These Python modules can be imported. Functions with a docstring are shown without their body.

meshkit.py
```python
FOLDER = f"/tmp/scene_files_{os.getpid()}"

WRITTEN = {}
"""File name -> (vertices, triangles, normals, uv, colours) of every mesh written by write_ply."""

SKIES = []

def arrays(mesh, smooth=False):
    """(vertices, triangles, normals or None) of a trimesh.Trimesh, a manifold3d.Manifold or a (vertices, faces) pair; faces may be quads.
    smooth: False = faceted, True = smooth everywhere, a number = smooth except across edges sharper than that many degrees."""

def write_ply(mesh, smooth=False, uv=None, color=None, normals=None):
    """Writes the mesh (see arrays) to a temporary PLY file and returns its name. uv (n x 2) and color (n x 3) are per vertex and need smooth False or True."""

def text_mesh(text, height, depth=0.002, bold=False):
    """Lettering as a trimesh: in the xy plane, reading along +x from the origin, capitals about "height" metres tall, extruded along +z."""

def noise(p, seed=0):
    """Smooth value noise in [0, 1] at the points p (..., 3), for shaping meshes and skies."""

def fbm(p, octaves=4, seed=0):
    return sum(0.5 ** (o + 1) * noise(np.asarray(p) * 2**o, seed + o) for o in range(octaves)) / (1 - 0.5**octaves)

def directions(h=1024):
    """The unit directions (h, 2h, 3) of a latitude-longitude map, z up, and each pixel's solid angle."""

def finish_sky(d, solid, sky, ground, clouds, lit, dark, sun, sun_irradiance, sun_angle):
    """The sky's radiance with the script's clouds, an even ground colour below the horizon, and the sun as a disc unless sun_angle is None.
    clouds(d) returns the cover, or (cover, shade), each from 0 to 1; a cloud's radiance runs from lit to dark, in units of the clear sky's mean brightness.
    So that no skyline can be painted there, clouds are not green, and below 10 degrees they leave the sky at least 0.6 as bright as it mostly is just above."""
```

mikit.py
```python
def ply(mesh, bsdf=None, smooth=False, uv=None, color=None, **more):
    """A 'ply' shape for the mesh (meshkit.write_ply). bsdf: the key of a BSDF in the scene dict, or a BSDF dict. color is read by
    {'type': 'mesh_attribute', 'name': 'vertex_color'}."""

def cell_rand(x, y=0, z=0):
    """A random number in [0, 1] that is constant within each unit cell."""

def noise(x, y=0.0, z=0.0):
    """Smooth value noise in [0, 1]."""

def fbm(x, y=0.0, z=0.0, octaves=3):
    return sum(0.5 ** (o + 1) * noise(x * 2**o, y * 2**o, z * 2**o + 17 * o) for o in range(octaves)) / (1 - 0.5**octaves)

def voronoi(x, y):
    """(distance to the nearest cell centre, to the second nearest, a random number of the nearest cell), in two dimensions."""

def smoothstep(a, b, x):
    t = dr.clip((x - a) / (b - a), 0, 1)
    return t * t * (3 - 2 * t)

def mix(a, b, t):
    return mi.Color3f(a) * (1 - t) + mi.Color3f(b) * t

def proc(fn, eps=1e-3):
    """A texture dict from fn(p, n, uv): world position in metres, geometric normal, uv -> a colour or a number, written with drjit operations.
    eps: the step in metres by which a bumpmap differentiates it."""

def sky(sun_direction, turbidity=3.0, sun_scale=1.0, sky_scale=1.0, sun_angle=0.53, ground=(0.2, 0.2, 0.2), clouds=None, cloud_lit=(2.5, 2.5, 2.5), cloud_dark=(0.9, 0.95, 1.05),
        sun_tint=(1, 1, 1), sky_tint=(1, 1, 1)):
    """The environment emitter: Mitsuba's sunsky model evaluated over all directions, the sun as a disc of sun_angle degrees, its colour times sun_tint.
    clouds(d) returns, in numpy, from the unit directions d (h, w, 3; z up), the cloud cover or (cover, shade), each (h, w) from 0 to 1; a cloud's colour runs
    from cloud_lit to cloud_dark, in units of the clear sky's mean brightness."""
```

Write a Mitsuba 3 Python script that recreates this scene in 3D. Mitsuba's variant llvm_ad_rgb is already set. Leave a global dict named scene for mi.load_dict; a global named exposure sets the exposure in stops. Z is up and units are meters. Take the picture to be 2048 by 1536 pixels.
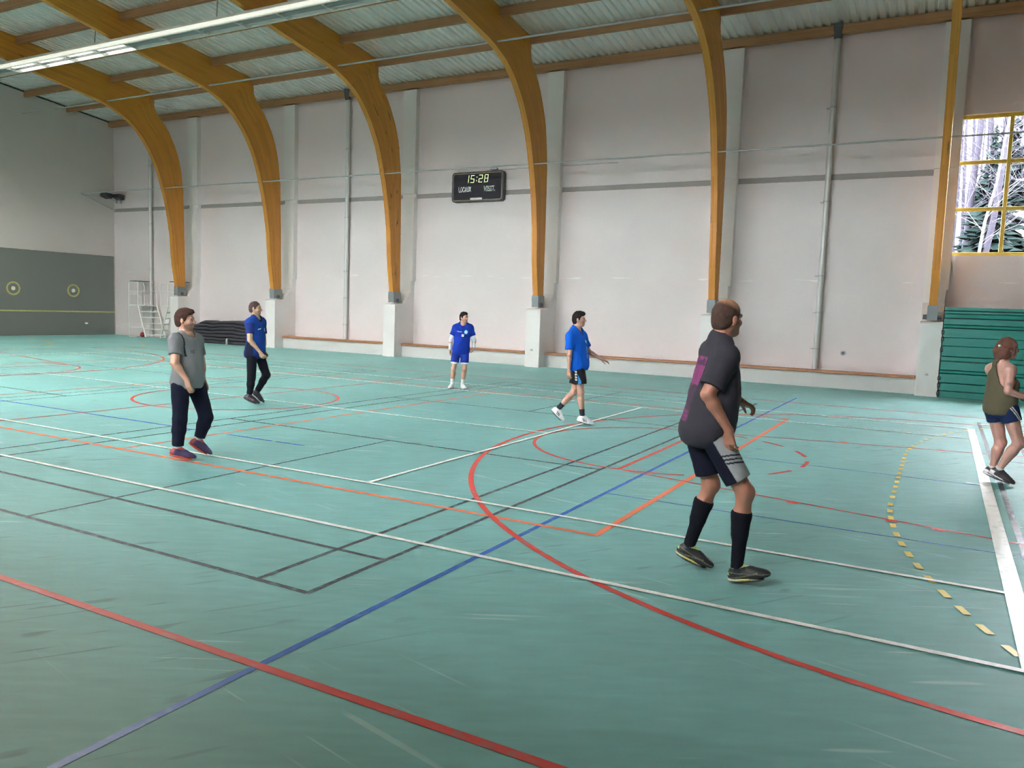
# Sports hall with six players, timber arches and court markings.
import math
import numpy as np
import trimesh
import mitsuba as mi
import drjit as dr
import mikit
import meshkit
from mikit import noise as tn, fbm as tfbm, smoothstep as tss, mix as tmix
from shapely.geometry import Polygon

T = mi.ScalarTransform4f
scene, labels = {}, {}
rng = np.random.default_rng(11)

# ------------------------------------------------------------------ camera, sky, exposure
CAM = np.array([0.0, 0.0, 1.8])
FPX = 1565.66
FWD = np.array([-0.477113, 0.873736, -0.094595])
UPV = np.array([-0.076201, 0.066103, 0.994899])
scene['camera'] = {'type': 'perspective', 'fov': math.degrees(2 * math.atan(1024 / FPX)), 'fov_axis': 'x', 'near_clip': 0.05, 'far_clip': 500.0,
                   'to_world': T().look_at(origin=CAM.tolist(), target=(CAM + FWD).tolist(), up=UPV.tolist())}


def overcast(d):
    n = meshkit.fbm(d * np.array([2.0, 2.0, 4.0]) + 3.0, 4, 5)
    return np.ones(d.shape[:2]), np.clip((n - 0.35) * 1.2, 0, 0.5)


scene['sky'] = mikit.sky((0.3, -0.7, 0.6), turbidity=5.0, sun_scale=0.0, sky_scale=430.0, ground=(0.10, 0.10, 0.09), clouds=overcast,
                         cloud_lit=(0.99, 1.0, 1.06), cloud_dark=(0.8, 0.83, 0.91))
exposure = 0.02
LED = 1.1     # scoreboard digits
TUBE = 650.0    # lit fluorescent tubes

# ------------------------------------------------------------------ materials
def lin(r, g, b):
    c = np.array([r, g, b], float) / 255.0
    return np.where(c <= 0.04045, c / 12.92, ((c + 0.055) / 1.055) ** 2.4)


def L(*c):
    return [float(x) for x in lin(*c)]


def rgb(c):
    return {'type': 'rgb', 'value': [float(x) for x in c]}


def plain(name, c, rough=0.6, spec=0.3, metallic=0.0, **kw):
    col = c if isinstance(c, dict) else rgb(c)
    scene[name] = {'type': 'twosided', 'b': {'type': 'principled', 'base_color': col, 'roughness': rough, 'specular': spec, 'metallic': metallic, **kw}}


def floor_fn(base, wear):
    base = [float(x) for x in base]

    def fn(p, n, uv):
        a = p.x * 0.87 + p.y * 0.49
        b = -p.x * 0.49 + p.y * 0.87
        m = tn(p.x * 0.6, p.y * 0.6, 3.0) - 0.5
        f = tfbm(a * 5.0, b * 24.0, 1.0, 2) - 0.5
        g = 1.0 + 0.22 * m + 0.16 * f
        col = mi.Color3f(base) * g
        s1 = tss(0.86, 0.95, tn(a * 1.3, b * 34.0, 7.0)) * tss(0.45, 0.7, tn(a * 2.0, b * 2.0, 2.0))
        c, d = p.x * 0.98 - p.y * 0.2, p.x * 0.2 + p.y * 0.98
        s2 = tss(0.88, 0.96, tn(c * 1.6, d * 42.0, 17.0)) * tss(0.4, 0.7, tn(c * 1.5, d * 1.5, 9.0))
        e, h = p.x * 0.55 + p.y * 0.84, -p.x * 0.84 + p.y * 0.55
        k1 = tss(0.84, 0.95, tn(e * 3.2, h * 26.0, 27.0)) * tss(0.5, 0.75, tn(e * 0.8, h * 0.8, 19.0))
        col = tmix(col, mi.Color3f([0.62, 0.68, 0.66]), wear * 0.30 * dr.maximum(s1, s2))
        return tmix(col, mi.Color3f([0.05, 0.08, 0.08]), wear * 0.35 * k1)
    return fn


FLOOR = L(115, 166, 162)
plain('floor_vinyl', mikit.proc(floor_fn(FLOOR, 1.0)), rough=0.5, spec=0.42)


def paint_fn(c):
    c = [float(x) for x in c]

    def fn(p, n, uv):
        w = tss(0.55, 0.9, tn(p.x * 22.0, p.y * 22.0, 4.0)) * 0.45
        return tmix(mi.Color3f(c), mi.Color3f([float(x) for x in FLOOR]), w * 0.45)
    return fn


for nm, c in dict(white=L(250, 250, 248), red=L(205, 62, 52), black=L(52, 56, 62), orange=L(238, 118, 76), blue=L(48, 96, 176), yellow=L(214, 186, 80)).items():
    plain('paint_' + nm, mikit.proc(paint_fn(c)), rough=0.36, spec=0.5)


def wall_fn(c, amp=0.06, scrape=0.0):
    c = [float(x) for x in c]

    def fn(p, n, uv):
        m = tfbm(p.x * 0.8 + p.y * 0.7, p.z * 0.8, p.y * 0.3, 2) - 0.5
        f = 0.0
        col = mi.Color3f(c) * (1.0 + amp * m + 0.025 * f)
        if scrape:
            s = tss(0.74, 0.86, tn(p.x * 2.2, p.z * 30.0, 3.0)) * tss(0.05, 0.02, dr.abs(p.z - 2.88))
            col = tmix(col, mi.Color3f([0.9, 0.9, 0.88]), s * scrape)
        return col
    return fn


plain('wall_paint', mikit.proc(wall_fn(L(224, 212, 213), 0.05, 0.6)), rough=0.75, spec=0.2)
plain('gable_paint', L(200, 194, 189), rough=0.8, spec=0.2)
plain('gable_panel', L(112, 117, 112), rough=0.6, spec=0.3)
plain('column_paint', L(224, 219, 217), rough=0.7, spec=0.2)
plain('joint_grey', L(158, 153, 150), rough=0.8, spec=0.1)
plain('yard_paving', L(70, 70, 66), rough=0.9, spec=0.1)
plain('bench_concrete', L(205, 205, 203), rough=0.8, spec=0.2)


def wood_fn(a, b, knots):
    a, b = [float(x) for x in a], [float(x) for x in b]

    def fn(p, n, uv):
        r = tfbm(uv.x * 1.1, uv.y * 30.0, p.x * 6.0, 2)
        lam = tn(dr.floor(uv.y * 22.0) * 3.7, dr.floor(uv.x * 0.4 + 0.5 * dr.floor(uv.y * 22.0)), 2.0)
        col = tmix(mi.Color3f(a), mi.Color3f(b), dr.clip(0.55 * r + 0.45 * lam, 0, 1))
        k = tss(0.90, 0.96, tn(uv.x * 3.1, uv.y * 14.0, p.x * 9.0))
        return tmix(col, mi.Color3f([0.09, 0.045, 0.015]), k * knots)
    return fn


plain('arch_wood', mikit.proc(wood_fn(L(210, 142, 52), L(172, 110, 42), 0.7)), rough=0.5, spec=0.35)


def grain_fn(a, b):
    a, b = [float(x) for x in a], [float(x) for x in b]

    def fn(p, n, uv):
        return tmix(mi.Color3f(a), mi.Color3f(b), tfbm(p.x * 0.8, p.y * 30.0, p.z * 30.0, 2))
    return fn


plain('purlin_wood', mikit.proc(grain_fn(L(158, 116, 82), L(130, 92, 62))), rough=0.6, spec=0.25)
plain('bench_wood', mikit.proc(grain_fn(L(176, 122, 82), L(140, 92, 60))), rough=0.4, spec=0.4)
plain('roof_metal', L(246, 249, 247), rough=0.4, spec=0.5, metallic=0.4)
plain('near_brick', L(142, 122, 108), rough=0.85, spec=0.1)
plain('dark_trim', L(40, 42, 40), rough=0.7)
plain('white_metal', L(228, 226, 220), rough=0.35, spec=0.5)
plain('grey_metal', L(168, 170, 170), rough=0.4, spec=0.5)
plain('shoe_steel', L(122, 128, 128), rough=0.45, spec=0.5)
plain('dark_steel', L(66, 68, 70), rough=0.5, spec=0.4)
plain('pipe_paint', L(196, 196, 194), rough=0.45, spec=0.4)
plain('black_plastic', L(30, 30, 32), rough=0.45, spec=0.4)
plain('board_face', L(28, 28, 33), rough=0.6, spec=0.2)
plain('board_gold', L(142, 122, 88), rough=0.35, spec=0.5)
plain('lettering', L(240, 240, 240), rough=0.5)
plain('frame_yellow', L(186, 160, 62), rough=0.5, spec=0.4)
plain('green_board', mikit.proc(wall_fn(L(0, 98, 86), 0.12)), rough=0.42, spec=0.4)
plain('green_board_dull', L(26, 112, 100), rough=0.6, spec=0.3)
plain('dark_tarp', mikit.proc(wall_fn(L(46, 46, 50), 0.5)), rough=0.55, spec=0.3)
plain('tape_white', L(232, 228, 210), rough=0.6)
plain('target_yellow', L(176, 172, 110), rough=0.6)
plain('red_rubber', L(120, 30, 36), rough=0.5)
plain('skin', {'type': 'mesh_attribute', 'name': 'vertex_color'}, rough=0.5, spec=0.35)
plain('cloth', {'type': 'mesh_attribute', 'name': 'vertex_color'}, rough=0.85, spec=0.1)
plain('leather', {'type': 'mesh_attribute', 'name': 'vertex_color'}, rough=0.5, spec=0.35)
plain('bark', mikit.proc(grain_fn(L(52, 51, 60), L(40, 39, 46))), rough=0.9, spec=0.1)
plain('birch_bark', mikit.proc(grain_fn(L(88, 86, 90), L(64, 62, 66))), rough=0.9, spec=0.1)
plain('needles', mikit.proc(grain_fn(L(20, 33, 31), L(14, 25, 24))), rough=0.9, spec=0.1)
plain('leaf_litter', L(34, 29, 24), rough=0.95, spec=0.1)
scene['pane_glass'] = {'type': 'thindielectric', 'int_ior': 1.5}
plain('lamp_tube', L(245, 245, 240), rough=0.4)


# ------------------------------------------------------------------ helpers
def numbered(name):
    if name not in used:
        used.add(name)
        return name
    k = 1
    while f'{name}_{k:03d}' in used:
        k += 1
    used.add(f'{name}_{k:03d}')
    return f'{name}_{k:03d}'


used = set()


def put(name, mesh, mat, parent=None, smooth=False, color=None, uv=None, **more):
    key = numbered((parent + '__' if parent else '') + name)
    scene[key] = mikit.ply(mesh, mat, smooth=smooth, color=color, uv=uv, **more)
    return key


def thing(name, label, cat, group=None):
    key = numbered(name)
    labels[key] = {'label': label, 'category': cat}
    if group:
        labels[key]['group'] = group
    return key


def tag(key, label, cat=None, group=None):
    labels[key] = {'label': label}
    if cat:
        labels[key]['category'] = cat
    if group:
        labels[key]['group'] = group
    return key


def struct(key, label=None):
    labels[key] = {'kind': 'structure', **({'label': label} if label else {})}
    used.add(key)
    return key


def cat(*ms):
    return trimesh.util.concatenate([m for m in ms])


def box(x0, x1, y0, y1, z0, z1):
    m = trimesh.creation.box([x1 - x0, y1 - y0, z1 - z0])
    m.apply_translation([(x0 + x1) / 2, (y0 + y1) / 2, (z0 + z1) / 2])
    return m


def cbox(x0, x1, y0, y1, z0, z1, c=0.01):
    """a box with chamfered edges"""
    p = np.array([[x, y, z] for x in (x0, x1) for y in (y0, y1) for z in (z0, z1)])
    mid = np.array([(x0 + x1) / 2, (y0 + y1) / 2, (z0 + z1) / 2])
    s = np.sign(p - mid)
    pts = np.vstack([p - s * np.array([0, c, c]), p - s * np.array([c, 0, c]), p - s * np.array([c, c, 0])])
    return trimesh.convex.convex_hull(pts)


def tube(a, b, r, n=10, r2=None):
    a, b = np.asarray(a, float), np.asarray(b, float)
    r2 = r if r2 is None else r2
    d = b - a
    h = np.linalg.norm(d)
    d /= h
    x = np.cross(d, [0, 0, 1] if abs(d[2]) < 0.9 else [1, 0, 0])
    x /= np.linalg.norm(x)
    y = np.cross(d, x)
    t = np.arange(n) * 2 * np.pi / n
    ring = np.cos(t)[:, None] * x + np.sin(t)[:, None] * y
    v = np.vstack([a + ring * r, b + ring * r2, [a], [b]])
    i = np.arange(n)
    j = (i + 1) % n
    f = np.vstack([np.stack([i, j, j + n], 1), np.stack([i, j + n, i + n], 1), np.stack([j, i, i * 0 + 2 * n], 1), np.stack([i + n, j + n, i * 0 + 2 * n + 1], 1)])
    return trimesh.Trimesh(v, f, process=False)


def path(pts, r, n=8):
    return cat(*[tube(p, q, r, n) for p, q in zip(pts[:-1], pts[1:])], *[trimesh.creation.icosphere(1, r).apply_translation(p) for p in pts[1:-1]])


def prism_x(poly, x0, x1):
    """extrude a (y, z) outline along x"""
    m = trimesh.creation.extrude_polygon(Polygon(poly), x1 - x0, engine='earcut')
    v = np.array(m.vertices)
    out = trimesh.Trimesh(np.stack([v[:, 2] + x0, v[:, 0], v[:, 1]], 1), np.array(m.faces), process=False)
    if out.volume < 0:
        out.invert()
    return out


def prism_y(poly, y0, y1):
    """extrude an (x, z) outline along y"""
    m = trimesh.creation.extrude_polygon(Polygon(poly), y1 - y0, engine='earcut')
    v = np.array(m.vertices)
    out = trimesh.Trimesh(np.stack([v[:, 0], v[:, 2] + y0, v[:, 1]], 1), np.array(m.faces), process=False)
    if out.volume < 0:
        out.invert()
    return out

# ------------------------------------------------------------------ the hall
X0, X1 = -33.86, 11.1          # end walls
YN, YF = -2.66, 23.2           # long walls
YC, XC = 10.27, -11.38         # middle of the hall
FR = [-28.35, -22.82, -17.08, -11.39, -5.80, -0.27, 5.35]   # timber frames


def zroof(y):
    return 9.86 + 0.108 * (20.95 - (YC + abs(y - YC)))


struct('floor')
put('surface', box(X0 - 0.3, X1 + 0.3, YN - 0.3, YF + 0.3, -0.2, 0.0), 'floor_vinyl', 'floor')

# painted court lines, each a thin strip of its own
LZ = [0.0008]


def strip(pts, w, color, label=None, closed=False):
    LZ[0] += 0.00003
    p = np.asarray(pts, float)
    d = np.gradient(p, axis=0) if len(p) > 2 else np.repeat([p[1] - p[0]], 2, 0)
    d /= np.linalg.norm(d, axis=1, keepdims=True)
    n = np.stack([-d[:, 1], d[:, 0]], 1) * w / 2
    v = np.vstack([np.c_[p + n, np.full(len(p), LZ[0])], np.c_[p - n, np.full(len(p), LZ[0])]])
    i = np.arange(len(p) - 1)
    k = len(p)
    f = np.vstack([np.stack([i, i + k, i + k + 1], 1), np.stack([i, i + k + 1, i + 1], 1)])
    return put('court_line', trimesh.Trimesh(v, f, process=False), 'paint_' + color, 'floor')


def arc(cx, cy, r, a0, a1, n=48):
    t = np.radians(np.linspace(a0, a1, n))
    return np.stack([cx + r * np.cos(t), cy + r * np.sin(t)], 1)


# black badminton courts
for cx in (-16.53, -6.37, 3.74):
    xs = (cx - 3.03, cx - 2.59, cx + 2.59, cx + 3.03)
    w = 0.04
    for x in xs:
        strip([(x, 3.55), (x, 16.98)], 0.055 if cx > 0 else w, 'black')
    for y in (3.56, 4.335, 8.31, 12.33, 16.2, 16.96):
        strip([(xs[0], y), (xs[3], y)], w, 'black')
    for y0, y1 in ((3.56, 8.31), (12.33, 16.96)):
        strip([(cx, y0), (cx, y1)], 0.03, 'black')
# blue mini courts
strip([(-2.845, 0.6), (-2.845, 18.9)], 0.045, 'blue')
strip([(-2.845, 7.24), (2.6, 7.24)], 0.022, 'blue')
strip([(-2.845, 10.23), (0.5, 10.23)], 0.022, 'blue')
strip([(-16.0, 7.25), (-9.35, 7.28)], 0.04, 'blue')
strip([(-9.1, 7.27), (-8.75, 7.27)], 0.04, 'blue')
strip([(-8.3, 7.29), (-7.5, 7.30)], 0.04, 'blue')
strip([(-7.42, 7.30), (-6.95, 7.31)], 0.04, 'blue')
# orange volleyball court
for y in (5.80, 14.78):
    strip([(-20.36, y), (-2.315, y)], 0.055, 'orange')
strip([(-2.343, 5.80), (-2.343, 14.78)], 0.06, 'orange')
strip([(-20.36, 5.80), (-20.36, 14.78)], 0.05, 'orange')
for x in (-8.42, -14.38):
    strip([(x, 5.80), (x, 14.78)], 0.045, 'orange')
# red basketball court
for y in (2.69, 17.82):
    strip([(-25.4, y), (2.64, y)], 0.055, 'red')
for x in (-25.38, 2.62):
    strip([(x, 2.69), (x, 17.82)], 0.05, 'red')
strip([(-11.44, 2.69), (-11.44, 17.82)], 0.04, 'red')
strip(arc(XC, YC, 1.8, 0, 360, 72), 0.05, 'red')
for s in (1, -1):
    bx = XC + s * 14.0
    hoop = bx - s * 1.575
    a = arc(0, 0, 6.25, 90, 270, 72)
    strip(np.vstack([[(bx, YC + 6.25)], [(hoop + s * q[0], YC + q[1]) for q in a], [(bx, YC - 6.25)]]), 0.055, 'red')
    ft = bx - s * 5.8
    strip([(ft, YC - 1.82), (ft, YC + 1.82)], 0.05, 'red')
    a = arc(0, 0, 1.8, 66, 294, 60)
    strip([(ft + s * q[0], YC + q[1]) for q in a], 0.045, 'red')
    for a0 in (-58, -32, -7, 18, 43):
        a = arc(0, 0, 1.8, a0, a0 + 14, 8)
        strip([(ft + s * q[0], YC + q[1]) for q in a], 0.05, 'red')
    for t in (1, -1):
        strip([(ft, YC + t * 1.8), (bx, YC + t * 3.0)], 0.035, 'red')
        for k in (0.345, 0.50, 0.565):
            x, y = ft + s * 5.8 * k, YC + t * (1.8 + 1.2 * k)
            strip([(x - 0.05, y + t * 0.04), (x + 0.05, y + t * 0.04)], 0.08, 'red')
# yellow dashed handball line and goal area lines
for s in (1, -1):
    g = XC + s * 20.05
    for t in (1, -1):
        for k in range(5):
            y0 = YC + t * (0.0 + 0.3 * k + 0.08)
            strip([(g - s * 9.0, y0), (g - s * 9.0, y0 + t * 0.15)], 0.05, 'yellow')
        for k in range(34):
            a0 = (0.15 + 0.3 * k) / 9.0
            a1 = a0 + 0.15 / 9.0
            strip([(g - s * 9.0 * math.cos(a), YC + t * (1.5 + 9.0 * math.sin(a))) for a in (a0, (a0 + a1) / 2, a1)], 0.05, 'yellow')
    if s < 0:
        a = arc(0, 0, 6.0, 0, 90, 40)
        strip(np.vstack([[(g + q[0], YC - 1.5 - q[1]) for q in a[::-1]], [(g + q[0], YC + 1.5 + q[1]) for q in a]]), 0.05, 'yellow')
# white tennis court, painted last
for y in (4.785, 6.157, 14.385, 15.745):
    strip([(-23.27, y), (0.52, y)], 0.05, 'white')
for x in (-4.985, -17.78):
    strip([(x, 6.157), (x, 14.385)], 0.05, 'white')
strip([(-17.78, YC + 0.03), (-4.985, YC + 0.03)], 0.045, 'white')
strip([(-23.27, 4.76), (-23.27, 15.77)], 0.05, 'white')
strip([(0.555, 4.76), (0.555, 15.77)], 0.115, 'white')
strip([(0.36, YC), (0.5, YC)], 0.04, 'white')
strip([(0.7, 16.6), (1.2, 16.6)], 0.05, 'white')

# long far wall: concrete panels above and below a recessed joint
struct('wall_far')
WX = (-0.09, 5.17, 3.575, 7.075)      # window opening in the far wall
put('core', cat(box(X0 - 0.25, WX[0], YF + 0.10, YF + 0.35, -0.1, 9.75), box(WX[0], X1 + 0.25, YF + 0.10, YF + 0.35, -0.1, WX[2]),
                box(WX[0], X1 + 0.25, YF + 0.10, YF + 0.35, WX[3], 9.75), box(WX[1], X1 + 0.25, YF + 0.10, YF + 0.35, WX[2], WX[3])), 'wall_paint', 'wall_far')
ends = [X0] + FR + [X1]
for k in range(8):
    a, b = ends[k], ends[k + 1]
    if k == 6:
        put('panel', cat(box(a, b, YF, YF + 0.1, 0, WX[2]), box(a, WX[0], YF, YF + 0.1, WX[2], WX[3]), box(WX[1], b, YF, YF + 0.1, WX[2], WX[3])), 'wall_paint', 'wall_far')
        put('panel', box(a, b, YF, YF + 0.1, WX[3], 9.7), 'wall_paint', 'wall_far')
    else:
        put('panel', box(a, b, YF, YF + 0.1, 0, 5.61), 'wall_paint', 'wall_far')
        put('joint', box(a, b, YF + 0.05, YF + 0.1, 5.60, 5.78), 'joint_grey', 'wall_far')
        put('panel', box(a, b, YF + 0.012, YF + 0.1, 5.77, 9.7), 'wall_paint', 'wall_far')

# gable walls
for nm, x, s in (('wall_left', X0, -1), ('wall_right', X1, 1)):
    struct(nm)
    prof = [(YN - 0.3, -0.1), (YF + 0.3, -0.1), (YF + 0.3, zroof(YF + 0.3) - 0.03), (YC, zroof(YC) - 0.03), (YN - 0.3, zroof(YN - 0.3) - 0.03)]
    put('surface', prism_x(prof, min(x, x + s * 0.25), max(x, x + s * 0.25)), 'gable_paint' if s < 0 else 'near_brick', nm)
put('lower_panel', cbox(X0 - 0.02, X0 + 0.035, YN, YF - 0.06, 0.0, 3.59, 0.006), 'gable_panel', 'wall_left')
put('painted_line', box(X0 + 0.033, X0 + 0.038, YN, YF - 0.06, 1.005, 1.065), 'target_yellow', 'wall_left')
labels['wall_left__painted_line'] = {'label': 'yellow stripe along the grey lower wall'}


def disc_x(x, y, z, r0, r1, t=0.006, n=40):
    th = np.linspace(0, 2 * np.pi, n, endpoint=False)
    if r0 == 0:
        return trimesh.creation.cylinder(r1, t, sections=n).apply_transform(trimesh.transformations.rotation_matrix(np.pi / 2, [0, 1, 0])).apply_translation([x, y, z])
    m = trimesh.creation.annulus(r0, r1, t, sections=n)
    return m.apply_transform(trimesh.transformations.rotation_matrix(np.pi / 2, [0, 1, 0])).apply_translation([x, y, z])


for y in (21.18, 18.62, 16.06, 13.5):
    put('target_ring', disc_x(X0 + 0.037, y, 1.955, 0.215, 0.285), 'target_yellow', 'wall_left')
    put('target_centre', disc_x(X0 + 0.037, y, 1.955, 0, 0.085), 'tape_white', 'wall_left')
put('socket', cbox(X0 + 0.03, X0 + 0.05, 21.69, 21.83, 0.48, 0.55, 0.005), 'tape_white', 'wall_left')

# near wall, behind the viewer, with the daylight windows of the hall
struct('wall_near')
NW = [(ends[k] + 0.36, ends[k + 1] - 0.36) for k in range(1, 6)]
NZ0, NZ1 = 4.5, 8.15
parts = [box(X0 - 0.25, X1 + 0.25, YN - 0.35, YN, -0.1, NZ0), box(X0 - 0.25, X1 + 0.25, YN - 0.35, YN, NZ1, 9.75)]
edges = [X0 - 0.25] + [q for w in NW for q in w] + [X1 + 0.25]
for a, b in zip(edges[0::2], edges[1::2]):
    parts.append(box(a, b, YN - 0.35, YN, NZ0, NZ1))
put('surface', cat(*parts), 'near_brick', 'wall_near')


def window(n, x0, x1, z0, z1, y, first, step, rows=3):
    w = struct(f'window_{n}')
    bars = [('frame', (x0, x1, z0 - 0.02, z0 + 0.085)), ('frame', (x0, x1, z1 - 0.085, z1 + 0.02)), ('frame', (x0, x0 + 0.085, z0 + 0.085, z1 - 0.085)), ('frame', (x1 - 0.085, x1, z0 + 0.085, z1 - 0.085))]
    for nm, (a, b, c, d) in bars:
        put(nm, cbox(a, b, y - 0.05, y + 0.05, c, d, 0.008), 'frame_yellow', w)
    xs, k = [x0 + 0.085], 0
    while first + k * step < x1 - 0.3:
        m = first + k * step
        put('mullion', cbox(m - 0.045, m + 0.045, y - 0.045, y + 0.045, z0 + 0.085, z1 - 0.085, 0.008), 'frame_yellow', w)
        xs += [m - 0.045, m + 0.045]
        k += 1
    xs.append(x1 - 0.085)
    h = (z1 - z0) / rows
    zs = [z0 + 0.085] + [z0 + q * h + e for q in range(1, rows) for e in (-0.045, 0.045)] + [z1 - 0.085]
    for a, b in zip(xs[0::2], xs[1::2]):
        for q in range(1, rows):
            put('transom', cbox(a, b, y - 0.04, y + 0.04, z0 + q * h - 0.045, z0 + q * h + 0.045, 0.008), 'frame_yellow', w)
        for c, d in zip(zs[0::2], zs[1::2]):
            v = np.array([[a - 0.01, y, c - 0.01], [b + 0.01, y, c - 0.01], [b + 0.01, y, d + 0.01], [a - 0.01, y, d + 0.01]])
            put('pane', (v, [[0, 1, 2], [0, 2, 3]]), 'pane_glass', w)


window(1, WX[0], WX[1], WX[2], WX[3], YF + 0.12, 1.105, 1.19)
for k, (a, b) in enumerate(NW):
    window(2 + k, a, b, NZ0, NZ1, YN - 0.12, a + (b - a) / 3, (b - a) / 3)

# spectator gallery along the near wall, over the viewer
GZ = 3.05
struct('gallery')
put('slab', cbox(X0, X1, YN, -0.95, GZ, GZ + 0.22, 0.01), 'column_paint', 'gallery')
put('parapet', cbox(X0, X1, -1.08, -0.95, GZ + 0.22, GZ + 0.75, 0.01), 'column_paint', 'gallery')
put('hand_rail', tube([X0, -1.02, GZ + 1.05], [X1, -1.02, GZ + 1.05], 0.025, 10), 'grey_metal', 'gallery')
for x in FR:
    put('post', tube([x, -1.02, GZ + 0.75], [x, -1.02, GZ + 1.05], 0.02, 8), 'grey_metal', 'gallery')

# roof: corrugated sheets, purlins, eave beams
struct('ceiling')
for k in range(8):
    a, b = ends[k], ends[k + 1]
    n = int(round((b - a) / 0.22))
    xs = []
    for i in range(n):
        u = a + (b - a) * i / n
        w = (b - a) / n
        xs += [(u, 0.0), (u + 0.52 * w, 0.0), (u + 0.62 * w, 0.06), (u + 0.90 * w, 0.06)]
    xs.append((b, 0.0))
    xs = np.array(xs)
    for y0, y1 in ((YC, YF + 0.35), (YC, YN - 2.4)):
        v = np.vstack([np.c_[xs[:, 0], np.full(len(xs), y0), zroof(y0) + 0.004 + xs[:, 1]], np.c_[xs[:, 0], np.full(len(xs), y1), zroof(y1) + 0.004 + xs[:, 1]]])
        i = np.arange(len(xs) - 1)
        m = len(xs)
        put('roof_sheet', (v, np.vstack([np.stack([i, i + 1, i + 1 + m], 1), np.stack([i, i + 1 + m, i + m], 1)])), 'roof_metal', 'ceiling')
PUR = [21.08, 19.30, 17.58, 15.90, 14.20, 12.52]
for y in PUR + [2 * YC - q for q in PUR]:
    z = zroof(y)
    put('purlin', cbox(X0, X1, y - 0.06, y + 0.06, z - 0.24, z, 0.006), 'purlin_wood', 'ceiling')
for y in (YF - 0.14, 2 * YC - YF + 0.14):
    z = zroof(y)
    put('eave_beam', cbox(X0, X1, y - 0.09, y + 0.09, z - 0.235, z, 0.006), 'purlin_wood', 'ceiling')
put('ridge_beam', cbox(X0, X1, YC - 0.08, YC + 0.08, zroof(YC) - 0.3, zroof(YC) - 0.01, 0.006), 'purlin_wood', 'ceiling')
for s in (1,):
    put('edge_trim', prism_x([(YC, zroof(YC) - 0.05), (YC, zroof(YC)), (YF, zroof(YF)), (YF, zroof(YF) - 0.05)], X0 + 0.001, X0 + 0.03), 'dark_trim', 'ceiling')

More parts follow.
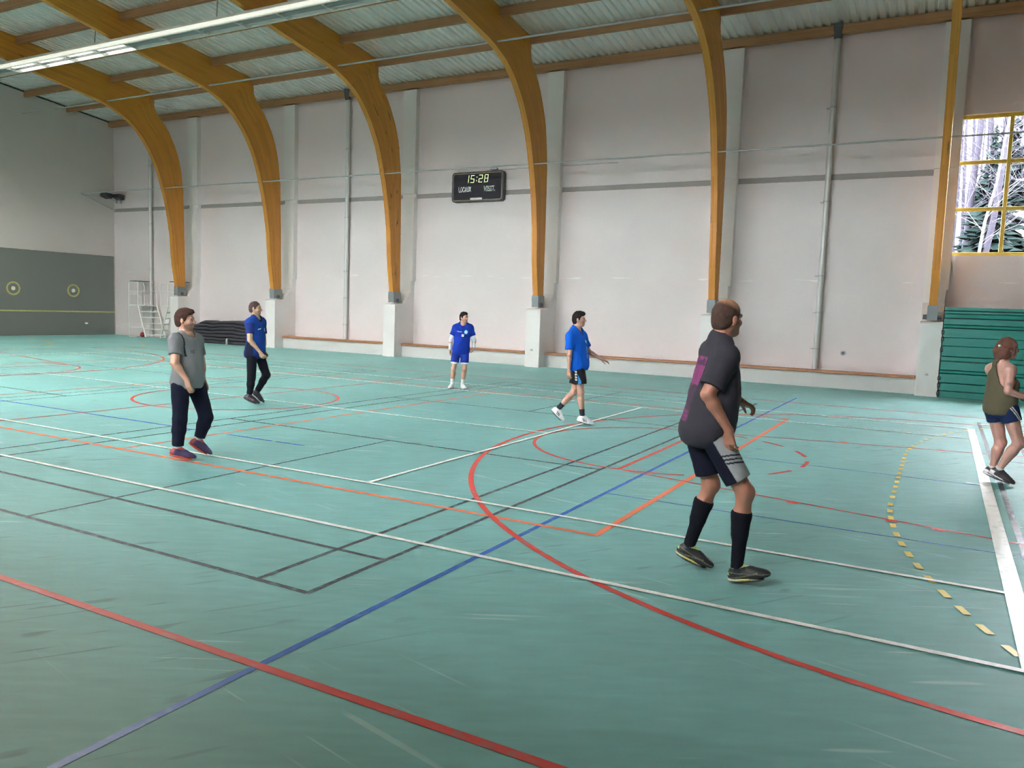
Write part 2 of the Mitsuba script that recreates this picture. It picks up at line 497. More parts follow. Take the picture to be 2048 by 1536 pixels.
# timber arches on concrete columns
INTR = [(22.215, 1.9), (22.19, 2.3), (22.03, 3.3), (21.95, 4.4), (21.80, 5.3), (21.66, 5.9), (21.43, 6.65), (21.23, 7.15), (20.88, 7.74), (20.60, 8.08), (20.30, 8.38), (20.0, 8.60), (19.70, 8.76), (19.1, 8.98), (18.6, 9.09), (17.6, 9.25), (16.7, 9.39), (15.5, 9.60), (13.7, 9.95), (12.0, 10.28), (10.9, 10.43), (10.27, 10.47)]
EXTR = [(22.60, 1.9), (22.58, 2.3), (22.56, 3.4), (22.55, 4.5), (22.50, 6.3), (22.42, 6.9), (22.33, 7.4), (22.18, 7.85), (22.0, 8.2), (21.8, 8.55), (21.6, 8.8), (21.38, 9.0), (21.20, 9.18), (21.16, 9.3), (21.15, zroof(21.15) - 0.005)]


def arch_mesh(x0, x1):
    """the glued beam: outline swept in x, uv = metres along and across"""
    def resample(p, n):
        p = np.array(p)
        s = np.r_[0, np.cumsum(np.linalg.norm(np.diff(p, axis=0), axis=1))]
        return np.stack([np.interp(np.linspace(0, s[-1], n), s, p[:, i]) for i in (0, 1)], 1)
    inner = np.array(INTR)
    outer = np.array(EXTR + [(YC, zroof(YC) - 0.005)])
    n = 70
    a, b = resample(inner, n), resample(outer, n)
    # pair by relative arc length so that cross lines stay near perpendicular at the knee
    full_a = np.vstack([a, [(2 * YC - q[0], q[1]) for q in a[-2::-1]]])
    full_b = np.vstack([b, [(2 * YC - q[0], q[1]) for q in b[-2::-1]]])
    s = np.r_[0, np.cumsum(np.linalg.norm(np.diff(full_a, axis=0), axis=1))]
    k = len(full_a)
    V, Fc, UV = [], [], []

    def quadstrip(P, Q, up, uq):
        o = len(V)
        for p, q, t in zip(P, Q, s):
            V.extend([p, q])
            UV.extend([(t, up), (t, uq)])
        for i in range(k - 1):
            j = o + 2 * i
            Fc.extend([(j, j + 1, j + 3), (j, j + 3, j + 2)])
    at = lambda p, x: (x, p[0], p[1])
    A0, A1, B0, B1 = ([at(p, x) for p in f] for f, x in ((full_a, x0), (full_a, x1), (full_b, x0), (full_b, x1)))
    quadstrip(A1, B1, 0.0, 0.6)
    quadstrip(B0, A0, 3.6, 3.0)
    quadstrip(A0, A1, 5.0, 5.19)
    quadstrip(B1, B0, 7.0, 7.19)
    for e in (0, k - 1):
        o = len(V)
        V.extend([A0[e], A1[e], B1[e], B0[e]])
        UV.extend([(0, 9), (0, 9.2), (0.5, 9.2), (0.5, 9)])
        Fc.extend([(o, o + 1, o + 2), (o, o + 2, o + 3)])
    return trimesh.Trimesh(np.array(V), np.array(Fc), process=False), np.array(UV)


ARCH_L = ['timber arch nearest the dark grey end wall, its foot over the white umpire chairs', 'timber arch whose foot stands right of the folded dark mats',
          'timber arch in the second bay left of the scoreboard, between two wall benches', 'timber arch standing just right of the scoreboard, behind the player in black shorts',
          'timber arch rising behind the head of the man in the dark grey T-shirt', 'timber arch seen edge-on beside the yellow framed window and green boards', 'timber arch beyond the yellow framed window']
COL_L = ['white concrete column left of the folded dark mats', 'white concrete column right of the folded dark mats', 'white concrete column at the left end of the bench behind the player in white sleeves',
         'white concrete column beside the player in black shorts', 'white concrete column behind the man in the dark grey T-shirt', 'white concrete column touching the stacked green boards',
         'white concrete column at the right end of the green boards']
COLP = [(22.1, 0.0), (22.1, 1.82), (22.13, 1.85), (22.66, 1.88), (22.70, 1.98), (22.80, 2.12), (22.93, 2.22), (23.0, 2.35), (23.0, 2.69), (YF, 2.69), (YF, 0.0)]
for k, x in enumerate(FR):
    c = thing('column', COL_L[k], 'column')
    put('base', prism_x(COLP, x - 0.25, x + 0.25), 'column_paint', c)
    put('upper_shaft', cat(box(x - 0.25, x + 0.31, 23.0, YF + 0.02, 2.69, 5.60), box(x - 0.25, x + 0.31, 23.012, YF + 0.02, 5.76, 9.36), box(x - 0.25, x + 0.31, 23.09, YF + 0.02, 5.60, 5.76)), 'column_paint', c)
    if k in (3, 5):
        put('socket', cbox(x - 0.05, x + 0.03, 22.085, 22.105, 0.52, 0.57, 0.004), 'grey_metal', c)
    t = thing('timber_arch', ARCH_L[k], 'arch beam')
    m, uv = arch_mesh(x - 0.09, x + 0.09)
    put('beam', m, 'arch_wood', t, uv=uv)
    sh = prism_x([(22.19, 1.90), (22.17, 2.27), (22.60, 2.27), (22.62, 2.02), (22.56, 1.90)], x - 0.115, x + 0.115)
    q = put('steel_shoe', sh, 'shoe_steel', t)
    put('hinge_pin', tube([x - 0.21 if k == 5 else x - 0.15, 22.40, 1.98], [x + 0.21 if k == 5 else x + 0.15, 22.40, 1.98], 0.06, 14), 'dark_steel', q)
    # far foot on the near side of the hall
    put('column_near_side', prism_x([(2 * YC - a, b) for a, b in COLP], x - 0.25, x + 0.25), 'column_paint', 'wall_near')

# pipes and rails through the arches
t = thing('pipe', 'thin grey pipe running under the roof through the timber arches', 'pipe')
put('run', tube([-31.6, 19.17, 9.10], [X1, 19.17, 9.10], 0.03, 10), 'grey_metal', t, smooth=40)
t = thing('rail', 'thin pale rail crossing the whole long wall just above the scoreboard', 'rail')
put('bar', tube([X0, 21.63, 6.24], [X1, 21.63, 6.24], 0.022, 10), 'grey_metal', t, smooth=40)
put('brace', tube([X0 + 0.02, 21.63, 6.24], [X0 + 0.02, 23.12, 5.71], 0.022, 8), 'grey_metal', t, smooth=40)
DP = [(-31.15, 'dark shadowed downpipe behind the umpire chairs'), (-19.90, 'grey downpipe on the wall between two benches, left of the scoreboard'), (-3.05, 'pale downpipe on the wall right of the man in the dark T-shirt')]
for x, lab in DP:
    t = thing('downpipe', lab, 'downpipe')
    put('pipe', cat(tube([x, 23.08, 0.46 if x > -25 else 0.0], [x, 23.08, 9.3], 0.075, 16), tube([x, 23.08, 5.9], [x, 23.08, 6.02], 0.084, 16), tube([x, 23.08, 3.4], [x, 23.08, 3.52], 0.084, 16)), 'pipe_paint', t, smooth=40)
    for z in (1.0, 2.0, 3.0, 5.0, 7.5):
        put('bracket', cat(tube([x, 23.08, z], [x, 23.08, z + 0.035], 0.09, 16), box(x - 0.17, x - 0.05, 23.13, YF, z, z + 0.03)), 'grey_metal', t)
    put('hopper', tube([x, 23.04, 9.3], [x, 23.0, zroof(23.0) - 0.005], 0.10, 16, 0.13), 'dark_steel', t, smooth=40)

# wall benches: concrete plinth and wooden seat plank
BENCH = [(1, 'wooden wall bench behind the pale downpipe left of the scoreboard'), (2, 'wooden wall bench behind the player with white sleeves'), (3, 'wooden wall bench behind the player in black shorts with his arm out'),
         (4, 'wooden wall bench right of the man in the dark T-shirt, below the round wall socket')]
for k, lab in BENCH:
    a, b = FR[k] + 0.25, FR[k + 1] - 0.25
    t = thing('wall_bench', lab, 'bench')
    put('plinth', cat(box(a, b, 22.55, YF, 0, 0.40), box(a, b, 22.53, 22.56, 0, 0.07)), 'bench_concrete', t)
    put('seat_plank', cbox(a + 0.02, b - 0.02, 22.46, 22.86, 0.40, 0.465, 0.008), 'bench_wood', t)
t = thing('wall_socket', 'small round grey socket on the wall right of the pale downpipe', 'socket')
put('rim', trimesh.creation.annulus(0.045, 0.075, 0.03, sections=20).apply_transform(trimesh.transformations.rotation_matrix(np.pi / 2, [1, 0, 0])).apply_translation([-2.36, YF - 0.015, 0.93]), 'grey_metal', t)
put('hole', trimesh.creation.cylinder(0.045, 0.02, sections=20).apply_transform(trimesh.transformations.rotation_matrix(np.pi / 2, [1, 0, 0])).apply_translation([-2.36, YF - 0.01, 0.93]), 'dark_steel', t)

# scoreboard
t = thing('scoreboard', 'black wall scoreboard showing the time 15:28 in green digits', 'scoreboard')


def rrect(x0, x1, z0, z1, r, y0, y1):
    p = Polygon([(x0 + r, z0 + r), (x1 - r, z0 + r), (x1 - r, z1 - r), (x0 + r, z1 - r)]).buffer(r, quad_segs=6)
    return prism_y(list(p.exterior.coords)[:-1], y0, y1)


SX0, SX1, SZ0, SZ1 = -15.20, -13.17, 5.40, 6.40
put('case', rrect(SX0, SX1, SZ0, SZ1, 0.12, YF - 0.17, YF), 'black_plastic', t)
ring = Polygon([(SX0 + 0.13, SZ0 + 0.13), (SX1 - 0.13, SZ0 + 0.13), (SX1 - 0.13, SZ1 - 0.13), (SX0 + 0.13, SZ1 - 0.13)])
outl, inl = ring.buffer(0.085, quad_segs=6), ring.buffer(0.062, quad_segs=6)
m = trimesh.creation.extrude_polygon(outl.difference(inl), 0.02, engine='earcut')
v = np.array(m.vertices)
put('gold_rim', trimesh.Trimesh(np.stack([v[:, 0], YF - 0.165 - v[:, 2], v[:, 1]], 1), m.faces[:, ::-1], process=False), 'board_gold', t)
f = put('face', prism_y(list(inl.exterior.coords)[:-1], YF - 0.178, YF - 0.16), 'board_face', t)


def on_wall(mesh, x, z, y):
    v = np.array(mesh.vertices)
    w = trimesh.Trimesh(np.stack([x + v[:, 0], y - v[:, 2], z + v[:, 1]], 1), np.array(mesh.faces), process=False)
    if w.volume < 0:
        w.invert()
    return w


tx = meshkit.text_mesh('LOCAUX', 0.135, 0.006, bold=True)
tx.apply_scale([0.50 / tx.extents[0], 1.25, 1])
put('lettering', on_wall(tx, -14.93, 5.735, YF - 0.177), 'lettering', f)
tx = meshkit.text_mesh('VISIT.', 0.135, 0.006, bold=True)
tx.apply_scale([0.44 / tx.extents[0], 1.25, 1])
put('lettering', on_wall(tx, -13.92, 5.735, YF - 0.177), 'lettering', f)
put('maker_plate', box(-14.45, -13.98, YF - 0.183, YF - 0.17, 5.47, 5.53), 'lettering', f)
scene['led_green'] = {'type': 'twosided', 'b': {'type': 'diffuse', 'reflectance': rgb(L(190, 220, 130))}}
SEG = {'1': 'bc', '5': 'afgcd', '2': 'abged', '8': 'abcdefg'}


def digit(ch, x, z, w=0.15, h=0.26, th=0.026):
    q = {'a': (0, w, h - th, h), 'd': (0, w, 0, th), 'g': (0, w, h / 2 - th / 2, h / 2 + th / 2), 'b': (w - th, w, h / 2, h), 'c': (w - th, w, 0, h / 2), 'f': (0, th, h / 2, h), 'e': (0, th, 0, h / 2)}
    out = []
    for s in SEG[ch]:
        a, b, c, d = q[s]
        sl = 0.12
        g = 0.004
        p = [(a + g, c + g), (b - g, c + g), (b - g, d - g), (a + g, d - g)]
        out.append(prism_y([(x + u + sl * vv, z + vv) for u, vv in p], YF - 0.186, YF - 0.172))
    return cat(*out)


for ch, x in (('1', -14.68), ('5', -14.46), ('2', -14.14), ('8', -13.92)):
    k = put('digit', digit(ch, x, 6.03), 'led_green', f)
    scene[k]['emitter'] = {'type': 'area', 'radiance': rgb([0.84 * LED, 1.0 * LED, 0.52 * LED])}
k = put('colon', cat(box(-14.225, -14.195, YF - 0.186, YF - 0.172, 6.08, 6.11), box(-14.21, -14.18, YF - 0.186, YF - 0.172, 6.20, 6.23)), 'led_green', f)
scene[k]['emitter'] = {'type': 'area', 'radiance': rgb([0.84 * LED, 1.0 * LED, 0.52 * LED])}
t = thing('junction_box', 'small grey box on the wall above the top right corner of the scoreboard', 'box')
put('body', cat(cbox(-13.75, -13.48, YF - 0.10, YF, 6.44, 6.51, 0.01), box(-13.6, -9.2, YF - 0.03, YF, 6.43, 6.455)), 'grey_metal', t)

# ceiling lamps: three rows of louvred fittings; the two rows nearer the middle are switched on
def lamp(x0, yc, lit, label, group):
    t = thing('ceiling_light', label, 'ceiling light', group)
    put('housing', cat(box(x0, x0 + 1.555, yc - 0.26, yc + 0.26, 9.44, 9.48), box(x0, x0 + 1.555, yc - 0.28, yc - 0.24, 9.31, 9.48), box(x0, x0 + 1.555, yc + 0.24, yc + 0.27, 9.31, 9.48)), 'white_metal', t)
    put('end_plate', box(x0 + 0.005, x0 + 0.03, yc - 0.24, yc + 0.24, 9.31, 9.44), 'white_metal', t)
    for y in (yc - 0.08, yc + 0.08):
        put('louver', box(x0 + 0.03, x0 + 1.55, y - 0.006, y + 0.006, 9.33, 9.40), 'grey_metal', t)
    for y in (yc - 0.15, yc + 0.15):
        q = put('tube', tube([x0 + 0.2, y, 9.365], [x0 + 1.36, y, 9.365], 0.016, 6), 'lamp_tube', t)
        if lit:
            scene[q]['emitter'] = {'type': 'area', 'radiance': rgb([lit * 1.0, lit * 0.955, lit * 0.86])}


for k in range(14):
    x0 = -31.6 + 1.56 * k
    if 2 <= k <= 5:
        lamp(x0, 15.84, TUBE * 0.025, 'lit white fluorescent fitting in the hanging lamp row at top left', 'lit fittings of the hanging lamp row')
    else:
        lamp(x0, 15.84, 0, 'unlit white louvred lamp fitting in the long hanging row at top left', 'unlit fittings of the hanging lamp row')
for yc in (YC,):
    for k in range(9):
        lamp(-32.0 + 2.3 * k, yc, TUBE, 'lit fluorescent fitting of the lamp row over the middle of the hall', 'lit fittings over the middle of the hall')
t = thing('light_strip', 'bright white glowing strip along the hanging lamp row', 'ceiling light')
put('channel', cbox(-31.7, -9.7, 15.455, 15.555, 9.40, 9.48, 0.01), 'white_metal', t)
q = put('diffuser', cbox(-31.7, -9.7, 15.45, 15.55, 9.335, 9.40, 0.01), 'lamp_tube', t)
scene[q]['emitter'] = {'type': 'area', 'radiance': rgb([0.60, 0.56, 0.49])}
for x in (-30.1, -24.0, -18.5, -12.9):
    put('hanger', tube([x, 15.84, 9.47], [x, 15.90, zroof(15.9) - 0.24], 0.02, 8), 'grey_metal', t)
t = thing('pipe', 'short thin grey rod sticking out of the end wall high at the left', 'pipe')
put('run', tube([X0, 19.17, 9.12], [-32.4, 19.17, 9.12], 0.016, 8), 'grey_metal', t)

# two black loudspeakers in the corner
for x, y, z, lab in ((-33.55, 22.62, 6.27, 'black loudspeaker under the rail in the far left corner, the left one of two'), (-33.25, 23.0, 6.25, 'black loudspeaker under the rail in the far left corner, the right one of two')):
    t = thing('loudspeaker', lab, 'loudspeaker')
    put('cabinet', prism_x([(y - 0.16, z - 0.03), (y + 0.12, z - 0.12), (y + 0.16, z + 0.10), (y - 0.14, z + 0.12)], x - 0.22, x + 0.22), 'black_plastic', t)
    put('bracket', cat(tube([x, y, z - 0.05], [x - 0.1, YF - 0.02, z - 0.18], 0.02, 8), box(x - 0.16, x - 0.04, YF - 0.03, YF, z - 0.26, z - 0.1)), 'grey_metal', t)

# umpire chairs in the far corner
def umpire_chair(x0, y0, flip, label):
    """platform chair: post frame at the left, ladder descending to the right (mirrored by flip)"""
    t = thing('umpire_chair', label, 'umpire chair', None)
    s = -1 if flip else 1
    P = lambda x, y, z: (x0 + s * x, y0 + y, z)
    W = 0.62
    put('frame', cat(*[tube(P(0, y, 0.02), P(0, y, 2.45), 0.022) for y in (0, W)], *[tube(P(0.62, y, 1.42), P(0.62, y, 2.42), 0.02) for y in (0, W)],
                     *[tube(P(0.62, y, 1.42), P(0.62, y, 0.02), 0.018) for y in (W,)],
                     tube(P(0, 0, 0.42), P(0, W, 0.42), 0.018), tube(P(0, 0, 0.02), P(0.5, 0, 0.02), 0.02), tube(P(0, W, 0.02), P(0.62, W, 0.02), 0.02), tube(P(0, 0, 0.42), P(0.95, 0, 0.42), 0.018)), 'white_metal', t, smooth=40)
    put('guard_rail', cat(*[tube(P(0, y, z), P(0.62, y, z), 0.02) for y in (0, W) for z in (2.03, 2.40)], tube(P(0, 0, 2.03), P(0, W, 2.03), 0.018), tube(P(0, 0, 2.42), P(0, W, 2.42), 0.018), *[tube(P(1.05, y, 1.42), P(1.05, y, 2.25), 0.018) for y in (0, W)],
                          *[path([P(0.70, y, 2.40), P(0.98, y, 2.38), P(1.05, y, 2.25)], 0.018) for y in (0, W)], *[tube(P(0.70, y, 2.03), P(1.05, y, 2.03), 0.018) for y in (0, W)]), 'white_metal', t, smooth=40)
    put('platform', cbox(min(x0, x0 + s * 1.05), max(x0, x0 + s * 1.05), y0 - 0.02, y0 + W + 0.02, 1.38, 1.44), 'white_metal', t)
    put('desk_top', cbox(min(x0 - s * 0.06, x0 + s * 0.66), max(x0 - s * 0.06, x0 + s * 0.66), y0 + 0.1, y0 + W, 2.46, 2.49), 'dark_steel', t)
    l = put('ladder', cat(*[tube(P(0.62 if y == 0 else 1.05, y, 1.42), P(1.12 if y == 0 else 1.62, y, 0.03), 0.031) for y in (0, W)]), 'white_metal', t, smooth=40)
    for k in range(5):
        z = 1.14 - 0.255 * k
        f = (1.42 - z) / 1.39
        a, b = P(0.62 + 0.5 * f, 0, z), P(1.05 + 0.57 * f, W, z)
        put('rung', tube(a, b, 0.027), 'white_metal', l, smooth=40)
    put('seat', cbox(min(x0 + s * 0.1, x0 + s * 0.5), max(x0 + s * 0.1, x0 + s * 0.5), y0 + 0.12, y0 + 0.5, 1.86, 1.89), 'white_metal', t)


umpire_chair(-31.80, 22.45, False, 'white umpire chair with ladder, the fully visible one near the end wall')
umpire_chair(-28.55, 22.42, True, 'white umpire chair partly hidden behind a column, its ladder leaning left')
t = thing('ball', 'small dark red ball on the floor under the umpire chair', 'ball')
b = trimesh.creation.icosphere(3, 0.11).apply_translation([-31.25, 22.72, 0.11])
put('shell', b, 'red_rubber', t, smooth=True)
put('seam', trimesh.creation.torus(0.1095, 0.004, 40, 6).apply_transform(trimesh.transformations.rotation_matrix(1.1, [1, 0.3, 0])).apply_translation([-31.25, 22.72, 0.11]), 'dark_steel', t)

# folded dark mats lying in a long pile between two columns
t = thing('mat_pile', 'long low pile of dark folded mats between two white columns', 'folded mats')
n = 60
z = np.zeros(n)
for k in range(7):
    u = np.linspace(0, 1, n)
    xa, xb = -27.75 + 0.12 * rng.random(), -23.14 - 0.05 * rng.random()
    th = 0.135 + 0.03 * (meshkit.fbm(np.c_[u * 7, np.full(n, k * 3.1), np.zeros(n)], 3, k) - 0.5) * 2
    fade = 1.0 if k < 5 else np.clip((u - (0.0 if k == 5 else 0.06)) / 0.12, 0.15, 1)
    th = th * fade
    yf = 22.10 + 0.05 * k + 0.07 * (meshkit.fbm(np.c_[u * 9, np.full(n, k * 5.7), np.ones(n)], 3, 7 + k) - 0.5) * 2
    V, Fc = [], []
    m = 10
    ang = np.linspace(-np.pi / 2, np.pi / 2, m)
    for i in range(n):
        x = xa + (xb - xa) * u[i]
        zz = z[i] + 0.006 * math.sin(9 * u[i] + k)
        zz = max(zz, 0.0)
        prof = [(yf[i] + 0.06 - 0.06 * math.cos(a), zz + th[i] * (0.5 + 0.47 * math.sin(a))) for a in ang] + [(22.95, zz + th[i] * 0.97), (22.95, zz + th[i] * 0.03)]
        V += [(x, q[0], q[1]) for q in prof]
    c = m + 2
    for i in range(n - 1):
        for j in range(c):
            a, b2 = i * c + j, i * c + (j + 1) % c
            Fc += [(a, b2, b2 + c), (a, b2 + c, a + c)]
    for i, o in ((0, 1), (n - 1, -1)):
        base = i * c
        for j in range(1, c - 1):
            Fc.append((base, base + j, base + j + 1)[::o])
    mm = trimesh.Trimesh(np.array(V), np.array(Fc), process=False)
    if mm.volume < 0:
        mm.invert()
    put('mat', mm, 'dark_tarp', t, smooth=50)
    z = z + th
t = thing('bottle', 'small pale bottle standing in front of the dark folded mats', 'bottle')
put('body', tube([-25.0, 21.92, 0.0], [-25.0, 21.92, 0.2], 0.045, 14), 'grey_metal', t, smooth=40)
put('cap', tube([-25.0, 21.92, 0.2], [-25.0, 21.92, 0.25], 0.02, 12), 'white_metal', t, smooth=40)

# retracted tribune: green boards stacked between columns
t = thing('tribune', 'retracted tribune of stacked green boards below the yellow framed window', 'tribune')
GX0, GX1 = -0.005, 5.08
rows = [(0.00, 0.16, 0.05, 0), (0.175, 0.36, 0.02, 0), (0.375, 0.60, 0.00, 0), (0.615, 0.68, -0.035, 1), (0.69, 0.90, 0.0, 0), (0.915, 1.02, 0.02, 0), (1.03, 1.28, 0.0, 0), (1.285, 1.49, 0.0, 0), (1.495, 1.72, 0.0, 0),
        (1.735, 1.80, -0.035, 1), (1.81, 1.955, 0.0, 0), (1.975, 2.07, -0.03, 1), (2.08, 2.14, 0.02, 0), (2.155, 2.235, -0.01, 0)]
for z0, z1, dy, m in rows:
    put('board', cbox(GX0, GX1, 22.12 + dy, 22.20 + dy, z0, z1, 0.008), 'green_board_dull' if m else 'green_board', t)
put('core', box(GX0 + 0.02, GX1 - 0.02, 22.2, 23.15, 0.0, 2.2), 'dark_steel', t)
for zz in (0.10, 0.30, 0.48, 1.18, 1.45, 1.62):
    put('end_bracket', cbox(GX0 - 0.03, GX0 + 0.03, 22.08, 22.25, zz - 0.05, zz + 0.05), 'black_plastic', t)

# ------------------------------------------------------------------ outside
struct('ground')
gx = np.linspace(-60, 60, 50)
gy = np.r_[np.linspace(23.6, 60, 40), 70, 90, 120]
GX, GY = np.meshgrid(gx, gy, indexing='ij')


def hill(x, y):
    s = np.clip((y - 25.0) / 16.0, 0, 1)
    return -0.25 + 5.3 * s * s * (3 - 2 * s) + np.clip(y - 41, 0, 100) * 0.05 + 0.5 * (meshkit.fbm(np.stack([x * 0.3, y * 0.3, x * 0], -1), 3, 3) - 0.5)


V = np.stack([GX, GY, hill(GX, GY)], -1).reshape(-1, 3)
ii = np.arange(len(gx) * len(gy)).reshape(len(gx), len(gy))
put('bank', (V, np.stack([ii[:-1, :-1], ii[1:, :-1], ii[1:, 1:], ii[:-1, 1:]], -1).reshape(-1, 4)), 'leaf_litter', 'ground', smooth=True)
put('yard', box(-400, 400, -400, YN - 0.35, -0.4, -0.25), 'yard_paving', 'ground')


def bare_tree(x, y, h, lean, mat, label, r0, seed, group=None):
    g = np.random.default_rng(seed)
    t = thing('bare_tree', label, 'tree', group)
    z0 = float(hill(np.array(x), np.array(y))) - 0.2
    pts = [np.array([x, y, z0])]
    n = 9
    for i in range(n):
        pts.append(pts[-1] + np.array([lean * h / n + g.normal(0, 0.07), g.normal(0, 0.07), h / n]))
    rad = lambda f: r0 * (1 - 0.85 * f)
    put('trunk', cat(*[tube(pts[i], pts[i + 1], rad(i / n), 8, rad((i + 1) / n)) for i in range(n)]), mat, t, smooth=60)
    br = []
    for i in range(46):
        f = g.uniform(0.12, 0.98)
        k = min(int(f * n), n - 1)
        p = pts[k] + (pts[k + 1] - pts[k]) * (f * n - k)
        a = g.uniform(0, 2 * np.pi)
        ln = h * 0.22 * (1.15 - f) * g.uniform(0.6, 1.3) + 0.6
        d = np.array([math.cos(a), math.sin(a), g.uniform(0.15, 0.9)])
        d /= np.linalg.norm(d)
        q = p + d * ln * 0.5
        e = q + (d + g.normal(0, 0.3, 3) + [0, 0, 0.25]) * ln * 0.5
        r = rad(f) * 0.24
        br += [tube(p, q, r, 5, r * 0.7), tube(q, e, r * 0.7, 5, r * 0.25)]
        for _ in range(8):
            s = p + (q - p) * g.uniform(0.3, 1) if g.random() < 0.5 else q + (e - q) * g.uniform(0, 1)
            dd = d + g.normal(0, 0.6, 3)
            br.append(tube(s, s + dd / np.linalg.norm(dd) * ln * g.uniform(0.2, 0.45), r * 0.3, 4, r * 0.12))
    put('branches', cat(*br), mat, t)


def conifer(x, y, h, label, seed):
    g = np.random.default_rng(seed)
    t = thing('conifer', label, 'tree')
    z0 = float(hill(np.array(x), np.array(y))) - 0.2
    put('trunk', tube([x, y, z0], [x, y, z0 + h], 0.14, 8, 0.02), 'bark', t)
    ms = []
    for i in range(150):
        f = g.uniform(0.06, 1.0)
        a = g.uniform(0, 2 * np.pi)
        ln = (1.05 - f) * h * 0.27 * g.uniform(0.75, 1.15)
        p = np.array([x, y, z0 + f * h])
        e = p + np.array([math.cos(a) * ln, math.sin(a) * ln, -0.25 * ln])
        side = np.array([-math.sin(a), math.cos(a), 0]) * (0.12 + 0.22 * ln)
        m1 = (p + e) / 2
        dn = np.array([0, 0, -0.10 - 0.1 * ln])
        v = np.array([p, m1 + side + dn, e, m1 - side + dn, m1 + [0, 0, 0.06]])
        ms.append(trimesh.Trimesh(v, [[0, 1, 4], [1, 2, 4], [2, 3, 4], [3, 0, 4]], process=False))
    put('foliage', cat(*ms), 'needles', t)


TL = ['tall bare tree with the thickest trunk seen through the left window panes', 'pale leaning birch trunk crossing the left window panes', 'bare tree with two bending boughs at the top left of the window']
bare_tree(0.55, 40.0, 17, 0.02, 'bark', TL[0], 0.15, 1)
bare_tree(0.75, 34.0, 13, 0.10, 'birch_bark', TL[1], 0.065, 2)
bare_tree(1.25, 38.5, 16, 0.05, 'bark', TL[2], 0.13, 3)
k = 4
for x, y in [(-2.5, 44), (-1.1, 47), (0.1, 49), (1.0, 46), (1.9, 43), (2.4, 48), (2.9, 40), (3.3, 36), (3.9, 45), (5.2, 41), (6.5, 47), (8.0, 39), (9.8, 44), (12, 48), (-4.5, 40), (-0.4, 55), (1.5, 56), (3.0, 57), (4.8, 54), (0.6, 60), (2.2, 62), (-1.8, 58), (0.3, 64), (1.2, 66), (3.6, 63), (1.75, 50.5), (0.45, 53), (2.7, 52)]:
    bare_tree(x, y, 13 + 5 * rng.random(), rng.normal(0, 0.03), 'bark', 'thin bare winter tree among the wood beyond the window', 0.07 + 0.06 * rng.random(), k, 'bare trees of the wood outside')
    k += 1
conifer(1.35, 39.5, 5.6, 'dark conical fir behind the lower left window pane', 50)
conifer(2.0, 42.0, 7.5, 'greenish fir in the middle of the window, taller than the one beside it', 51)
conifer(0.95, 41.5, 3.6, 'small fir low in the left window pane', 52)

